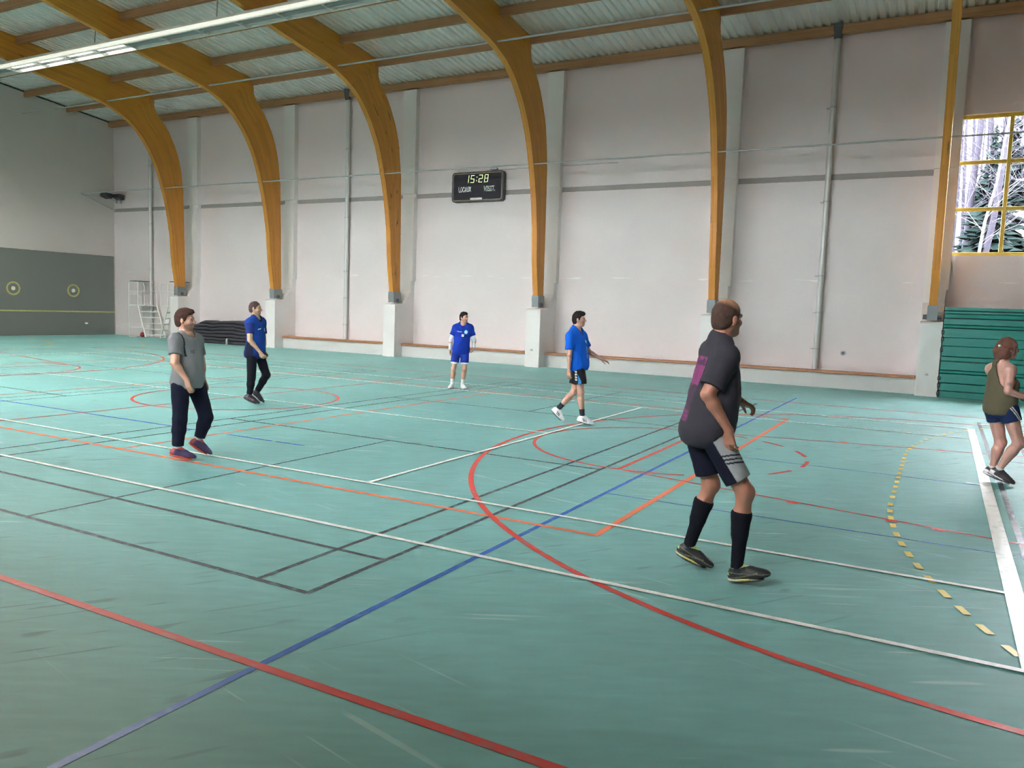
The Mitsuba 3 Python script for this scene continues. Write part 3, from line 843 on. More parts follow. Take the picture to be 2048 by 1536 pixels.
# ------------------------------------------------------------------ people
class Field:
    """a signed distance grid, filled primitive by primitive and turned into one smooth surface"""

    def __init__(self, lo, hi, h):
        self.lo, self.h = np.asarray(lo, float) - 3 * h, h
        self.n = (np.ceil((np.asarray(hi, float) + 3 * h - self.lo) / h)).astype(int) + 1
        self.F = np.full(self.n, 0.2, np.float32)

    def block(self, lo, hi):
        a = np.maximum(np.floor((np.asarray(lo) - self.lo) / self.h).astype(int), 0)
        b = np.minimum(np.ceil((np.asarray(hi) - self.lo) / self.h).astype(int) + 1, self.n)
        if (b <= a).any():
            return None, None
        ax = [(self.lo[i] + self.h * np.arange(a[i], b[i])).astype(np.float32) for i in range(3)]
        X = np.stack(np.meshgrid(*ax, indexing='ij'), -1)
        return tuple(slice(a[i], b[i]) for i in range(3)), X

    def add(self, d, lo, hi, k, clips=(), sub=False):
        pad = max(k, 0.0) + 0.03
        s, X = self.block(np.asarray(lo) - pad, np.asarray(hi) + pad)
        if s is None:
            return
        v = d(X)
        for p, nrm in clips:
            v = np.maximum(v, (X - p) @ nrm)
        f = self.F[s]
        if sub:
            v = -v
            hh = np.clip(0.5 - 0.5 * (f - v) / k, 0, 1)
            self.F[s] = np.maximum(f, v) if k <= 0 else f * (1 - hh) + v * hh + k * hh * (1 - hh)
            return
        if k <= 0:
            self.F[s] = np.minimum(f, v)
        else:
            e = np.maximum(k - np.abs(f - v), 0) / k
            self.F[s] = np.minimum(f, v) - e * e * k * 0.25

    def cone(self, a, b, ra, rb, k=0.02, clips=(), sub=False):
        a, b = np.asarray(a, float), np.asarray(b, float)
        r = max(ra, rb)

        def d(X):
            ab = b - a
            t = np.clip(((X - a) @ ab) / max(ab @ ab, 1e-9), 0, 1)
            return np.linalg.norm(X - a - t[..., None] * ab, axis=-1) - (ra + (rb - ra) * t)
        self.add(d, np.minimum(a, b) - r, np.maximum(a, b) + r, k, clips, sub)

    def ell(self, c, R, rad, k=0.02, clips=(), sub=False):
        c, R, rad = np.asarray(c, float), np.asarray(R, float), np.asarray(rad, float)

        def d(X):
            q = (X - c) @ R.T
            k0 = np.linalg.norm(q / rad, axis=-1)
            k1 = np.linalg.norm(q / rad ** 2, axis=-1)
            return k0 * (k0 - 1) / np.maximum(k1, 1e-9)
        e = np.abs(R.T * rad).max(1) * 1.3
        e = np.sqrt(((R.T * rad) ** 2).sum(1))
        self.add(d, c - e, c + e, k, clips, sub)

    def warp(self, amp, freq, seed):
        fl = self.F.reshape(-1)
        idx = np.flatnonzero((fl < 0.025) & (fl > -0.025))
        P = np.stack(np.unravel_index(idx, self.F.shape), -1) * self.h + self.lo
        fl[idx] += (amp * 2 * (meshkit.fbm(P * freq, 2, seed) - 0.5)).astype(np.float32)

    def mesh(self):
        F, n = self.F, self.n
        S = F < 0
        n0, n1, n2 = n - 1
        some, every = S[:n0, :n1, :n2].copy(), S[:n0, :n1, :n2].copy()
        for k in range(1, 8):
            q = S[k >> 2 & 1:n0 + (k >> 2 & 1), k >> 1 & 1:n1 + (k >> 1 & 1), k & 1:n2 + (k & 1)]
            some |= q
            every &= q
        flat = np.flatnonzero(some & ~every)          # cells that the surface crosses
        A = np.stack(np.unravel_index(flat, (n0, n1, n2)), 1)
        corner = {(a, b, c): F[A[:, 0] + a, A[:, 1] + b, A[:, 2] + c] for a in (0, 1) for b in (0, 1) for c in (0, 1)}
        acc, m = np.zeros((len(A), 3)), np.zeros(len(A))
        for ax in range(3):
            oth = [i for i in range(3) if i != ax]
            for u in (0, 1):
                for w in (0, 1):
                    p = [0, 0, 0]
                    p[oth[0]], p[oth[1]] = u, w
                    q = list(p)
                    q[ax] = 1
                    f0, f1 = corner[tuple(p)], corner[tuple(q)]
                    cr = (f0 < 0) != (f1 < 0)
                    acc[:, ax] += np.where(cr, f0 / np.where(f0 == f1, 1, f0 - f1), 0)
                    acc[:, oth[0]] += u * cr
                    acc[:, oth[1]] += w * cr
                    m += cr
        V = self.lo + self.h * (A + acc / m[:, None])
        Q = []
        for ax in range(3):
            b, c = [(1, 2), (2, 0), (0, 1)][ax]
            e1 = [0, 0, 0]
            e1[ax] = 1
            s0, s1 = corner[0, 0, 0] < 0, corner[tuple(e1)] < 0
            for flip in (0, 1):
                e = A[(s0 & ~s1) if flip == 0 else (~s0 & s1)]
                e = e[(e[:, b] > 0) & (e[:, c] > 0)]

                def g(db, dc):
                    z = e.copy()
                    z[:, b] += db
                    z[:, c] += dc
                    return np.searchsorted(flat, np.ravel_multi_index(z.T, (n0, n1, n2)))
                q = np.stack([g(-1, -1), g(0, -1), g(0, 0), g(-1, 0)], 1)
                Q.append(q if flip == 0 else q[:, ::-1])
        Q = np.vstack(Q)
        Fc = np.vstack([Q[:, [0, 1, 2]], Q[:, [0, 2, 3]]])
        return trimesh.Trimesh(V, Fc, process=False)


def unit(v):
    v = np.asarray(v, float)
    return v / np.linalg.norm(v)


def ss(a, b, x):
    t = np.clip((x - a) / (b - a), 0, 1)
    return t * t * (3 - 2 * t)


def vmix(a, b, t):
    return np.asarray(a) * (1 - t[:, None]) + np.asarray(b) * t[:, None]


def seg_t(v, a, b):
    ab = b - a
    return ((v - a) @ ab) / (ab @ ab)


def put_v(name, mesh, mat, parent, color):
    return put(name, mesh, mat, parent, smooth=True, color=np.clip(color, 0, 1))


def make_person(key, label, J, S):
    """J: joints in metres (world). S: style."""
    t = thing(key, label, 'person')
    J = {k: np.array(v, float) for k, v in J.items()}
    h = S.get('h', 0.0065)
    w = S.get('build', 1.0)
    fat = S.get('fat', 0.0)
    up = unit(J['neck'] - J['pel'])
    lat = J['lsh'] - J['rsh']
    lat = unit(lat - (lat @ up) * up)
    fr = unit(np.cross(lat, up))
    RT = np.stack([fr, lat, up])
    hl = J['lhip'] - J['rhip']
    hl[2] = 0
    hl = unit(hl + lat * 0.25)
    hf = unit(np.cross(hl, [0, 0, 1.0]))
    RH = np.stack([hf, hl, np.array([0, 0, 1.0])])
    msh = (J['rsh'] + J['lsh']) / 2
    # head frame
    hd = J['head']
    f = unit(J['face'])
    hup = unit(np.array([0, 0, 1.0]) * 0.9 + up * 0.25 - f * S.get('nod', 0.0))
    f = unit(f - (f @ hup) * hup)
    hl_ = np.cross(hup, f)
    RHd = np.stack([f, hl_, hup])
    sc = S.get('head', 1.0)

    def HP(a, b, c):
        return hd + sc * (a * f + b * hl_ + c * hup)

    allp = np.array(list(v for k, v in J.items() if k != 'face'))
    lo, hi = allp.min(0) - 0.2, allp.max(0) + 0.2
    lo[2] = -0.02
    B = Field(lo, hi, h)
    ab = J['neck'] * 0.42 + J['pel'] * 0.58

    def torso(fd, g, clips=(), k=0.05):
        """ribs, belly and pelvis grown by g"""
        fd.ell(msh - up * 0.135 + fr * 0.005, RT, (0.108 * w + g, 0.158 * w + g, 0.20 + g), k, clips)
        fd.ell(ab + fr * (0.008 + 0.5 * fat), RT, (0.098 * w + fat + g, 0.138 * w + fat * 0.8 + g, 0.19 + g), k, clips)
        fd.ell(J['pel'] + up * 0.03, RH, (0.110 * w + 0.5 * fat + g, 0.158 * w + 0.4 * fat + g, 0.125 + g), k, clips)
        for s, hp in ((-1, 'rhip'), (1, 'lhip')):
            fd.ell(J[hp] * 0.6 + J['pel'] * 0.4 - hf * 0.055 - np.array([0, 0, 0.0]), RH, (0.075 * w + g, 0.085 * w + g, 0.095 + g), k, clips)
        fd.cone(msh - up * 0.03 - lat * 0.13, msh - up * 0.03 + lat * 0.13, 0.062 * w + g, 0.062 * w + g, k, clips)
        for sd in ('rsh', 'lsh'):
            fd.cone(J['neck'] + up * 0.0, J[sd] + up * 0.012, 0.052 + g * 0.8, 0.05 + g * 0.8, k, clips)

    torso(B, 0.0)
    if S.get('bust'):
        for s in (-1, 1):
            B.ell(msh - up * 0.17 + fr * 0.10 + lat * s * 0.075, RT, (0.055, 0.06, 0.06), 0.04)
    # neck and head
    nk = S.get('neck', 0.056)
    B.cone(J['neck'] - up * 0.02, HP(-0.018, 0, -0.06), nk + 0.006, nk, 0.03)
    B.ell(HP(-0.010, 0, 0.022), RHd, np.array((0.094, 0.074, 0.094)) * sc, 0.02)
    B.ell(HP(0.022, 0, -0.045), RHd, np.array((0.064, 0.058, 0.068)) * sc, 0.03)
    B.ell(HP(0.062, 0, -0.090), RHd, np.array((0.026, 0.032, 0.024)) * sc, 0.025)
    for s in (-1, 1):
        B.cone(HP(0.0, s * 0.050, -0.045), HP(0.055, s * 0.026, -0.088), 0.018 * sc, 0.016 * sc, 0.025)
        B.ell(HP(0.058, s * 0.040, -0.026), RHd, np.array((0.024, 0.024, 0.022)) * sc, 0.02)
        B.ell(HP(0.086, s * 0.031, 0.002), RHd, np.array((0.016, 0.019, 0.012)) * sc, 0.012, sub=True)
        B.ell(HP(-0.008, s * 0.082, -0.010), RHd, np.array((0.019, 0.010, 0.032)) * sc, 0.008)
        B.ell(HP(0.097, s * 0.012, -0.036), RHd, np.array((0.012, 0.009, 0.009)) * sc, 0.008)
    B.cone(HP(0.078, -0.036, 0.021), HP(0.078, 0.036, 0.021), 0.011 * sc, 0.011 * sc, 0.018)
    B.cone(HP(0.082, 0, 0.012), HP(0.108, 0, -0.030), 0.009 * sc, 0.0125 * sc, 0.012)
    B.cone(HP(0.084, -0.018, -0.060), HP(0.084, 0.018, -0.060), 0.0075, 0.0075, 0.006)
    B.cone(HP(0.082, -0.016, -0.071), HP(0.082, 0.016, -0.071), 0.008, 0.008, 0.006)
    # arms, hands, legs, feet
    am = S.get('arm', 1.0)
    lg = S.get('leg', 1.0)
    hands = {}
    for sd in 'rl':
        sh, el, wr, ha = (J[sd + q] for q in ('sh', 'el', 'wr', 'ha'))
        B.ell(sh, RT, (0.058 * am, 0.056 * am, 0.062 * am), 0.04)
        B.cone(sh, el, 0.052 * am, 0.040 * am, 0.02)
        B.cone(sh * 0.5 + el * 0.5, el, 0.045 * am, 0.039 * am, 0.02)
        mid = el * 0.72 + wr * 0.28
        B.cone(el, mid, 0.038 * am, 0.041 * am, 0.02)
        B.cone(mid, wr, 0.040 * am, 0.026 * am, 0.02)
        d = unit(ha - wr)
        # medial direction of the palm
        nn = J.get(sd + 'palm')
        if nn is None:
            nn = (lat if sd == 'r' else -lat) + 0.15 * fr
        nn = unit(nn - (nn @ d) * d)
        sdv = np.cross(nn, d) if sd == 'r' else np.cross(d, nn)   # towards the thumb
        curl = S.get('curl' + sd, 0.5)
        hs = S.get('hand', 1.0)

        def W(a, b, c):
            return wr + hs * (a * d + b * sdv + c * nn)
        B.cone(wr, W(0.03, 0, 0), 0.026 * am, 0.024, 0.015)
        for b0 in (-0.026, -0.009, 0.009, 0.026):
            B.cone(W(0.022, b0 * 0.65, 0), W(0.086, b0 * 1.12, 0.002), 0.0145 * hs, 0.0115 * hs, 0.012)
        B.ell(W(0.035, 0.022, 0.010), np.stack([d, sdv, nn]), np.array((0.03, 0.016, 0.014)) * hs, 0.012)
        for i, (b0, L0) in enumerate(((0.029, 0.072), (0.010, 0.080), (-0.010, 0.074), (-0.028, 0.058))):
            p = W(0.086, b0 * 1.1, 0.002)
            a = 0.25 * curl + 0.05 * i
            for j, q in enumerate((0.46, 0.30, 0.24)):
                a = a + curl * (0.25 if j == 0 else 0.75)
                e = p + hs * L0 * q * (math.cos(a) * d + math.sin(a) * nn + 0.10 * (b0 / 0.03) * sdv * (1 - 0.8 * curl))
                B.cone(p, e, (0.0095 - 0.0008 * j) * hs, (0.0088 - 0.0009 * j) * hs, 0.003)
                p = e
        p = W(0.030, 0.028, 0.008)
        q = p + hs * 0.036 * unit(0.62 * d + 0.72 * sdv + 0.28 * nn)
        B.cone(p, q, 0.014 * hs, 0.0115 * hs, 0.01)
        e = q + hs * 0.032 * unit(0.85 * d + 0.30 * sdv + (0.15 + 0.5 * curl) * nn)
        B.cone(q, e, 0.0112 * hs, 0.0098 * hs, 0.004)
        B.cone(e, e + hs * 0.022 * unit(0.9 * d + 0.05 * sdv + (0.2 + 0.7 * curl) * nn), 0.0098 * hs, 0.008 * hs, 0.003)
        hands[sd] = (wr, d, sdv, nn)
    shoes = {}
    for sd in 'rl':
        hp, kn, an, to = (J[sd + q] for q in ('hip', 'kn', 'an', 'to'))
        # shoe frame from ankle and toe
        v = to - an
        hd_ = unit(np.array([v[0], v[1], 0]))
        pitch = math.atan2(v[2], np.linalg.norm(v[:2])) + math.radians(18.4)
        pitch = 0.0 if abs(pitch) < 0.16 else pitch
        xd = math.cos(pitch) * hd_ + np.array([0, 0, math.sin(pitch)])
        zd = -math.sin(pitch) * hd_ + np.array([0, 0, math.cos(pitch)])
        yd = np.cross(zd, xd)
        fs = S.get('foot', 1.0)
        o = an - fs * (0.07 * xd + 0.095 * zd)
        low = min((o + fs * (q[0] * xd))[2] for q in ((0.0,), (0.215,), (0.285,)))
        lift = S.get('lift' + sd, 0.0)
        if not S.get('free' + sd):
            o = o + np.array([0, 0, -low + 0.004 + lift])
        J[sd + 'an'] = an = o + fs * (0.07 * xd + 0.095 * zd)
        shoes[sd] = (o, np.stack([xd, yd, zd]), fs)
        B.cone(hp, kn, 0.084 * lg, 0.056 * lg, 0.04)
        kf = unit(hf * 0.8 + unit(to - an) * np.array([1, 1, 0]) * 0.6)
        B.ell(kn + kf * 0.010, np.eye(3), (0.052 * lg, 0.052 * lg, 0.058 * lg), 0.03)
        sh = an - kn
        B.cone(kn, kn + sh * 0.3, 0.051 * lg, 0.052 * lg, 0.025)
        B.cone(kn + sh * 0.3 - kf * 0.014, kn + sh * 0.55 - kf * 0.008, 0.05 * lg, 0.043 * lg, 0.03)
        B.cone(kn + sh * 0.3, an, 0.050 * lg, 0.033 * lg, 0.025)
        o, (xd, yd, zd), fs = shoes[sd]
        B.cone(an, o + fs * (0.19 * xd + 0.035 * zd), 0.034, 0.026, 0.02)
        B.cone(o + fs * (0.06 * xd + 0.045 * zd), o + fs * (0.2 * xd + 0.035 * zd), 0.028, 0.028, 0.02)
    body = B.mesh()
    v = np.array(body.vertices)
    skin = np.array(S.get('skin', lin(196, 148, 122))) * 0.80
    col = np.tile(skin, (len(v), 1)) * (1 + 0.10 * (meshkit.fbm(v * 18, 2, 3) - 0.5))[:, None]
    q = (v - hd) @ RHd.T / sc
    face = (np.abs(q).max(1) < 0.16)
    lips = face & (q[:, 0] > 0.072) & (np.abs(q[:, 1]) < 0.024) & (np.abs(q[:, 2] + 0.066) < 0.0105)
    col[lips] = col[lips] * np.array([0.86, 0.60, 0.58])
    red = np.exp(-((q - np.array([0.075, 0.0, -0.03])) ** 2).sum(1) / 0.035 ** 2) * 0.25
    col = col * (1 - red[:, None] * np.array([0.0, 0.35, 0.35]))
    if S.get('beard'):
        a = ss(0.0, 0.03, q[:, 0] + 0.01) * ss(-0.030, -0.052, q[:, 2] + 0.25 * np.clip(0.06 - q[:, 0], 0, 0.1)) * ss(-0.135, -0.115, q[:, 2]) * face * ~lips
        col = vmix(col, S['hair_col'] * 1.5, a * S['beard'])
    for j in S.get('knuckle', ()):
        pass
    if S.get('tattoo') is not None:
        c = S['tattoo']
        a = np.exp(-((v - c) ** 2).sum(1) / 0.022 ** 2)
        col = vmix(col, lin(90, 66, 62), np.clip(a * 0.8, 0, 1))
    put_v('body', body, 'skin', t, col)
    # eyes and brows
    for s in (-1, 1):
        e = trimesh.creation.icosphere(2, 0.0125 * sc)
        e.apply_translation(HP(0.0690, s * 0.031, 0.003))
        ev = np.array(e.vertices)
        g = ((ev - HP(0.0690, s * 0.031, 0.003)) @ f) / (0.0125 * sc)
        put_v('eye', e, 'leather', t, np.where(g[:, None] > 0.78, lin(44, 34, 30), lin(176, 166, 160)))
    E2 = Field(HP(0.08, 0, 0.02) - 0.08, HP(0.08, 0, 0.02) + 0.08, 0.0035)
    for s in (-1, 1):
        E2.cone(HP(0.0875, s * 0.014, 0.0195), HP(0.080, s * 0.046, 0.021), 0.0048, 0.0042, 0.0)
    eb = E2.mesh()
    put_v('eyebrow', eb, 'cloth', t, np.tile(S.get('brow_col', S['hair_col']), (len(eb.vertices), 1)))
    # hair
    H = Field(HP(0, 0, 0) - 0.28, HP(0, 0, 0) + 0.22, 0.0055)
    S['hair'](H, HP, RHd, sc, f, hl_, hup, J)
    hm = H.mesh()
    hv = np.array(hm.vertices)
    st = meshkit.fbm(((hv - hd) @ RHd.T) * np.array([60, 160, 40]), 2, 5)
    hc = np.tile(S['hair_col'], (len(hv), 1)) * (0.7 + 0.6 * st)[:, None]
    if S.get('hair_top') is not None:
        qq = (hv - hd) @ RHd.T / sc
        hc = vmix(hc, S['hair_top'] * (0.8 + 0.4 * st)[:, None], ss(0.05, 0.10, qq[:, 2] + 0.45 * qq[:, 0]))
    put_v('hair', hm, 'cloth', t, hc)
    if S.get('clip'):
        put('hair_clip', trimesh.creation.icosphere(2, 0.016).apply_translation(HP(-0.115, -0.055, 0.03)), 'lettering', t, smooth=True)
    # shirt
    hem = J['hem']
    hn = -unit(np.array([0, 0, 1.0]) + 0.3 * up) + S.get('hem_tilt', 0.0) * hf
    slo, shi = lo.copy(), hi.copy()
    slo[2], shi[2] = hem[2] - 0.15, J['neck'][2] + 0.2
    Fd = Field(slo, shi, h)
    g = S.get('loose', 0.016) + 0.003
    torso(Fd, g, [(hem, unit(hn))], 0.06)
    for q in (0.3, 0.75):
        c = ab * (1 - q) + J['pel'] * q
        Fd.ell(c + fr * 0.5 * fat, RT, (0.108 * w + fat + g, 0.150 * w + fat * 0.8 + g, 0.19), 0.06, [(hem, unit(hn))])
    if S.get('bust'):
        for s in (-1, 1):
            Fd.ell(msh - up * 0.17 + fr * 0.10 + lat * s * 0.075, RT, (0.068, 0.07, 0.07), 0.05)
    tank = S.get('tank', False)
    for sd in 'rl':
        sh, el = J[sd + 'sh'], J[sd + 'el']
        if tank:
            Fd.cone(J[sd + 'sh'] + up * 0.03 + (lat if sd == 'r' else -lat) * 0.045, J[sd + 'sh'] - up * 0.10 + (lat if sd == 'l' else -lat) * 0.0, 0.115, 0.105, 0.02, sub=True)
            continue
        fe = S.get('sleeve', 0.62)
        e = sh + (el - sh) * fe
        ax = unit(el - sh)
        Fd.ell(sh, RT, (0.068 * am + 0.006, 0.066 * am + 0.006, 0.072 * am + 0.006), 0.04)
        Fd.cone(sh, e + ax * 0.06, 0.062 * am + 0.012, 0.056 * am + S.get('cuff', 0.016), 0.03, [(e, ax)])
    nr = S.get('neckhole', 0.070)
    Fd.cone(J['neck'] - up * 0.018 + fr * 0.022, J['neck'] + up * 0.2 + fr * 0.10, nr, nr + 0.02, 0.012, sub=True)
    Fd.warp(S.get('fold', 0.007), np.array([9.0, 9.0, 5.0]), 21)
    Fd.warp(0.003, np.array([26.0, 26.0, 14.0]), 22)
    sm = Fd.mesh()
    put_v('shirt' if not tank else 'tank_top', sm, 'cloth', t, S['shirt'](np.array(sm.vertices), dict(J=J, fr=fr, lat=lat, up=up, msh=msh, neck=J['neck'], hem=hem)))
    if S.get('long_sleeve') is not None:
        for sd in 'rl':
            sh, el, wr = J[sd + 'sh'], J[sd + 'el'], J[sd + 'wr']
            A = Field(np.minimum(np.minimum(sh, el), wr) - 0.1, np.maximum(np.maximum(sh, el), wr) + 0.1, h)
            A.cone(sh * 0.5 + el * 0.5, el, 0.053 * am, 0.047 * am, 0.02)
            A.cone(el, wr, 0.048 * am, 0.034 * am, 0.02, [(wr, unit(wr - el))])
            A.warp(0.004, np.array([22.0] * 3), 3)
            m = A.mesh()
            put_v('undershirt_sleeve', m, 'cloth', t, np.tile(S['long_sleeve'], (len(m.vertices), 1)))
    # trousers or shorts
    phi = hi.copy()
    phi[2] = hem[2] + 0.2
    plo = lo.copy()
    plo[2] = 0.0 if S['pants'] == 'long' else min(J['rkn'][2], J['lkn'][2]) - 0.1
    P = Field(plo, phi, h)
    wa = J['hem'] + np.array([0, 0, 0.05])
    P.ell(J['pel'] + up * 0.03, RH, (0.110 * w + 0.5 * fat + 0.007, 0.158 * w + 0.4 * fat + 0.006, 0.135), 0.05, [(wa, np.array([0, 0, 1.0]))])
    for s, hp in ((-1, 'rhip'), (1, 'lhip')):
        P.ell(J[hp] * 0.6 + J['pel'] * 0.4 - hf * 0.055, RH, (0.081 * w, 0.091 * w, 0.101), 0.05)
    for sd in 'rl':
        hp, kn, an = (J[sd + q] for q in ('hip', 'kn', 'an'))
        fl_ = S.get('flare', 0.016)
        if S['pants'] == 'long':
            tw = S.get('trouser', 0.012)
            P.cone(hp, kn, 0.086 * lg + tw, 0.060 * lg + tw, 0.03)
            sh = an - kn
            P.cone(kn, kn + sh * 0.35, 0.058 * lg + tw, 0.055 * lg + tw, 0.03)
            P.cone(kn + sh * 0.35, an + sh * 0.1, 0.055 * lg + tw, 0.040 * lg + tw, 0.03, [(an - unit(sh) * S.get('ankle_gap', 0.0), unit(sh))])
        else:
            fe = S['pants']
            e = hp + (kn - hp) * fe
            ax = unit(kn - hp)
            P.cone(hp, e + ax * 0.1, 0.088 * lg + 0.012, 0.072 * lg + fl_, 0.03, [(e, ax)])
    P.warp(S.get('pfold', 0.006), np.array([10.0, 10.0, 7.0]), 31)
    pm = P.mesh()
    put_v('trousers' if S['pants'] == 'long' else 'shorts', pm, 'cloth', t, S['pants_col'](np.array(pm.vertices), dict(J=J, hf=hf, hl=hl, lat=lat, fr=fr, up=up)))
    if S.get('under') is not None:
        fe, uc = S['under']
        U = Field(plo, phi, h)
        for sd in 'rl':
            hp, kn = J[sd + 'hip'], J[sd + 'kn']
            e, ax = hp + (kn - hp) * fe, unit(kn - hp)
            U.cone(hp * 0.5 + kn * 0.5, e + ax * 0.1, 0.078 * lg + 0.014, 0.072 * lg + 0.010, 0.0, [(e, ax)])
        um = U.mesh()
        put_v('undershorts', um, 'cloth', t, np.tile(uc, (len(um.vertices), 1)))
    # socks
    for sd in 'rl':
        kn, an = J[sd + 'kn'], J[sd + 'an']
        o, R, fs = shoes[sd]
        if S.get('sock') is not None:
            fe, sc_ = S['sock']
            sh = an - kn
            K = Field(np.minimum(kn, an) - 0.13, np.maximum(kn, an) + 0.13, min(h, 0.006))
            top = kn + sh * fe
            kf = unit(hf * 0.8 + unit(J[sd + 'to'] - an) * np.array([1, 1, 0]) * 0.6)
            cl = [(top, -unit(sh))]
            K.cone(kn + sh * 0.3, an, 0.050 * lg + 0.006, 0.033 * lg + 0.007, 0.025, cl)
            if fe < 0.5:
                K.cone(kn, kn + sh * 0.3, 0.051 * lg + 0.006, 0.052 * lg + 0.006, 0.025, cl)
                K.cone(kn + sh * 0.3 - kf * 0.014, kn + sh * 0.55 - kf * 0.008, 0.05 * lg + 0.006, 0.043 * lg + 0.006, 0.03, cl)
            m = K.mesh()
            mv = np.array(m.vertices)
            put_v('sock', m, 'cloth', t, sc_(mv, seg_t(mv, kn, an)) if callable(sc_) else np.tile(sc_, (len(mv), 1)))
        # shoe: upper, sole, laces
        SP = lambda x, y, z: o + fs * (x * R[0] + y * R[1] + z * R[2])
        c = SP(0.14, 0, 0.05)
        hs = min(h, 0.0055)
        Uo = Field(c - 0.2, c + 0.2, hs)
        cl = [(SP(0, 0, 0.014), -R[2])]
        Uo.ell(SP(0.065, 0, 0.045), R, np.array((0.064, 0.036, 0.055)) * fs, 0.03, cl)
        Uo.ell(SP(0.135, 0, 0.040), R, np.array((0.09, 0.040, 0.050)) * fs, 0.03, cl)
        Uo.ell(SP(0.205, 0.003, 0.032), R, np.array((0.078, 0.046, 0.036)) * fs, 0.03, cl)
        Uo.cone(SP(0.062, 0, 0.06), SP(0.070, 0, 0.098), 0.034 * fs, 0.041 * fs, 0.02, [(SP(0.07, 0, 0.108), unit(R[2] - 0.25 * R[0]))])
        Uo.cone(SP(0.105, 0, 0.09), SP(0.165, 0, 0.068), 0.024 * fs, 0.02 * fs, 0.02)
        m = Uo.mesh()
        mv = (np.array(m.vertices) - o) @ R.T / fs
        k = put_v('shoe', m, 'leather', t, S['shoe'](mv, sd))
        So = Field(c - 0.2, c + 0.2, hs)
        cl = [(SP(0, 0, 0.0), -R[2]), (SP(0, 0, 0.026), unit(R[2] + 0.12 * R[0] * (1 if True else 0)))]
        So.ell(SP(0.075, 0, 0.02), R, np.array((0.078, 0.041, 0.034)) * fs, 0.03, cl)
        So.ell(SP(0.14, 0, 0.018), R, np.array((0.09, 0.042, 0.034)) * fs, 0.03, cl)
        So.ell(SP(0.203, 0.003, 0.018), R, np.array((0.086, 0.051, 0.034)) * fs, 0.03, cl)
        m = So.mesh()
        mv = (np.array(m.vertices) - o) @ R.T / fs
        put_v('sole', m, 'leather', k, S['sole'](mv, sd))
        lc = cat(*[tube(SP(0.118 + 0.016 * i, -0.022 + 0.001 * i, 0.088 - 0.0055 * i), SP(0.118 + 0.016 * i, 0.022 - 0.001 * i, 0.088 - 0.0055 * i), 0.0035, 5) for i in range(4)])
        put('laces', lc, 'lace_dark' if S.get('lace', 'dark') == 'dark' else 'lettering', k)
    return t


plain('lace_dark', L(34, 34, 38), rough=0.8)


def hair_short(t0, slope=1.20, off=0.013, top=0.0, side=0.0, front=0.0, tuft=0.0):
    """t0: thickness; top: extra volume on the crown"""
    def fn(H, HP, R, sc, f, l, u, J):
        nrm = unit(1.10 * f - u) if slope is None else unit(slope * f - u)
        cl = [(HP(off, 0, 0), nrm)]
        H.ell(HP(-0.012, 0, 0.022), R, np.array((0.094 + t0, 0.074 + t0 * 0.8 + side, 0.095 + t0)) * sc, 0.01, cl)
        H.ell(HP(-0.045, 0, -0.025), R, np.array((0.060 + t0 * 0.5, 0.064 + t0 * 0.4 + side, 0.072)) * sc, 0.02, [(HP(-0.022, 0, 0), f), (HP(0, 0, -0.075), -u)])
        if top:
            H.ell(HP(0.005, 0, 0.085), R, np.array((0.085, 0.062, 0.035 + top)) * sc, 0.02, cl)
        if front:
            H.ell(HP(0.06, 0.0, 0.085), R, np.array((0.04, 0.05, 0.025 + front)) * sc, 0.02)
        for s in (-1, 1):
            H.cone(HP(0.018, s * 0.067, 0.03), HP(0.017, s * 0.067, -0.008), 0.010 + t0 * 0.3, 0.006 + t0 * 0.2, 0.01)
        H.warp(0.003 + tuft, np.array([38.0, 38.0, 38.0]), 9)
    return fn


def hair_long(H, HP, R, sc, f, l, u, J):
    cl = [(HP(0.045, 0, 0), unit(1.0 * f - 0.8 * u))]
    H.ell(HP(-0.012, 0, 0.022), R, np.array((0.110, 0.092, 0.112)) * sc, 0.02, cl)
    H.ell(HP(-0.045, 0, -0.035), R, np.array((0.085, 0.092, 0.100)) * sc, 0.03, [(HP(0.022, 0, 0), f)])
    H.ell(HP(-0.10, 0, -0.02), R, np.array((0.05, 0.05, 0.05)) * sc, 0.03)
    H.cone(HP(-0.10, 0.01, -0.03), HP(-0.095, 0.02, -0.15), 0.044, 0.028, 0.03)
    for s in (-1, 1):
        H.cone(HP(0.045, s * 0.075, 0.05), HP(0.02, s * 0.085, -0.06), 0.020, 0.014, 0.02)
    H.warp(0.008, np.array([26.0, 26.0, 16.0]), 9)


def const(c):
    return lambda v, *a: np.tile(np.asarray(c), (len(v), 1))


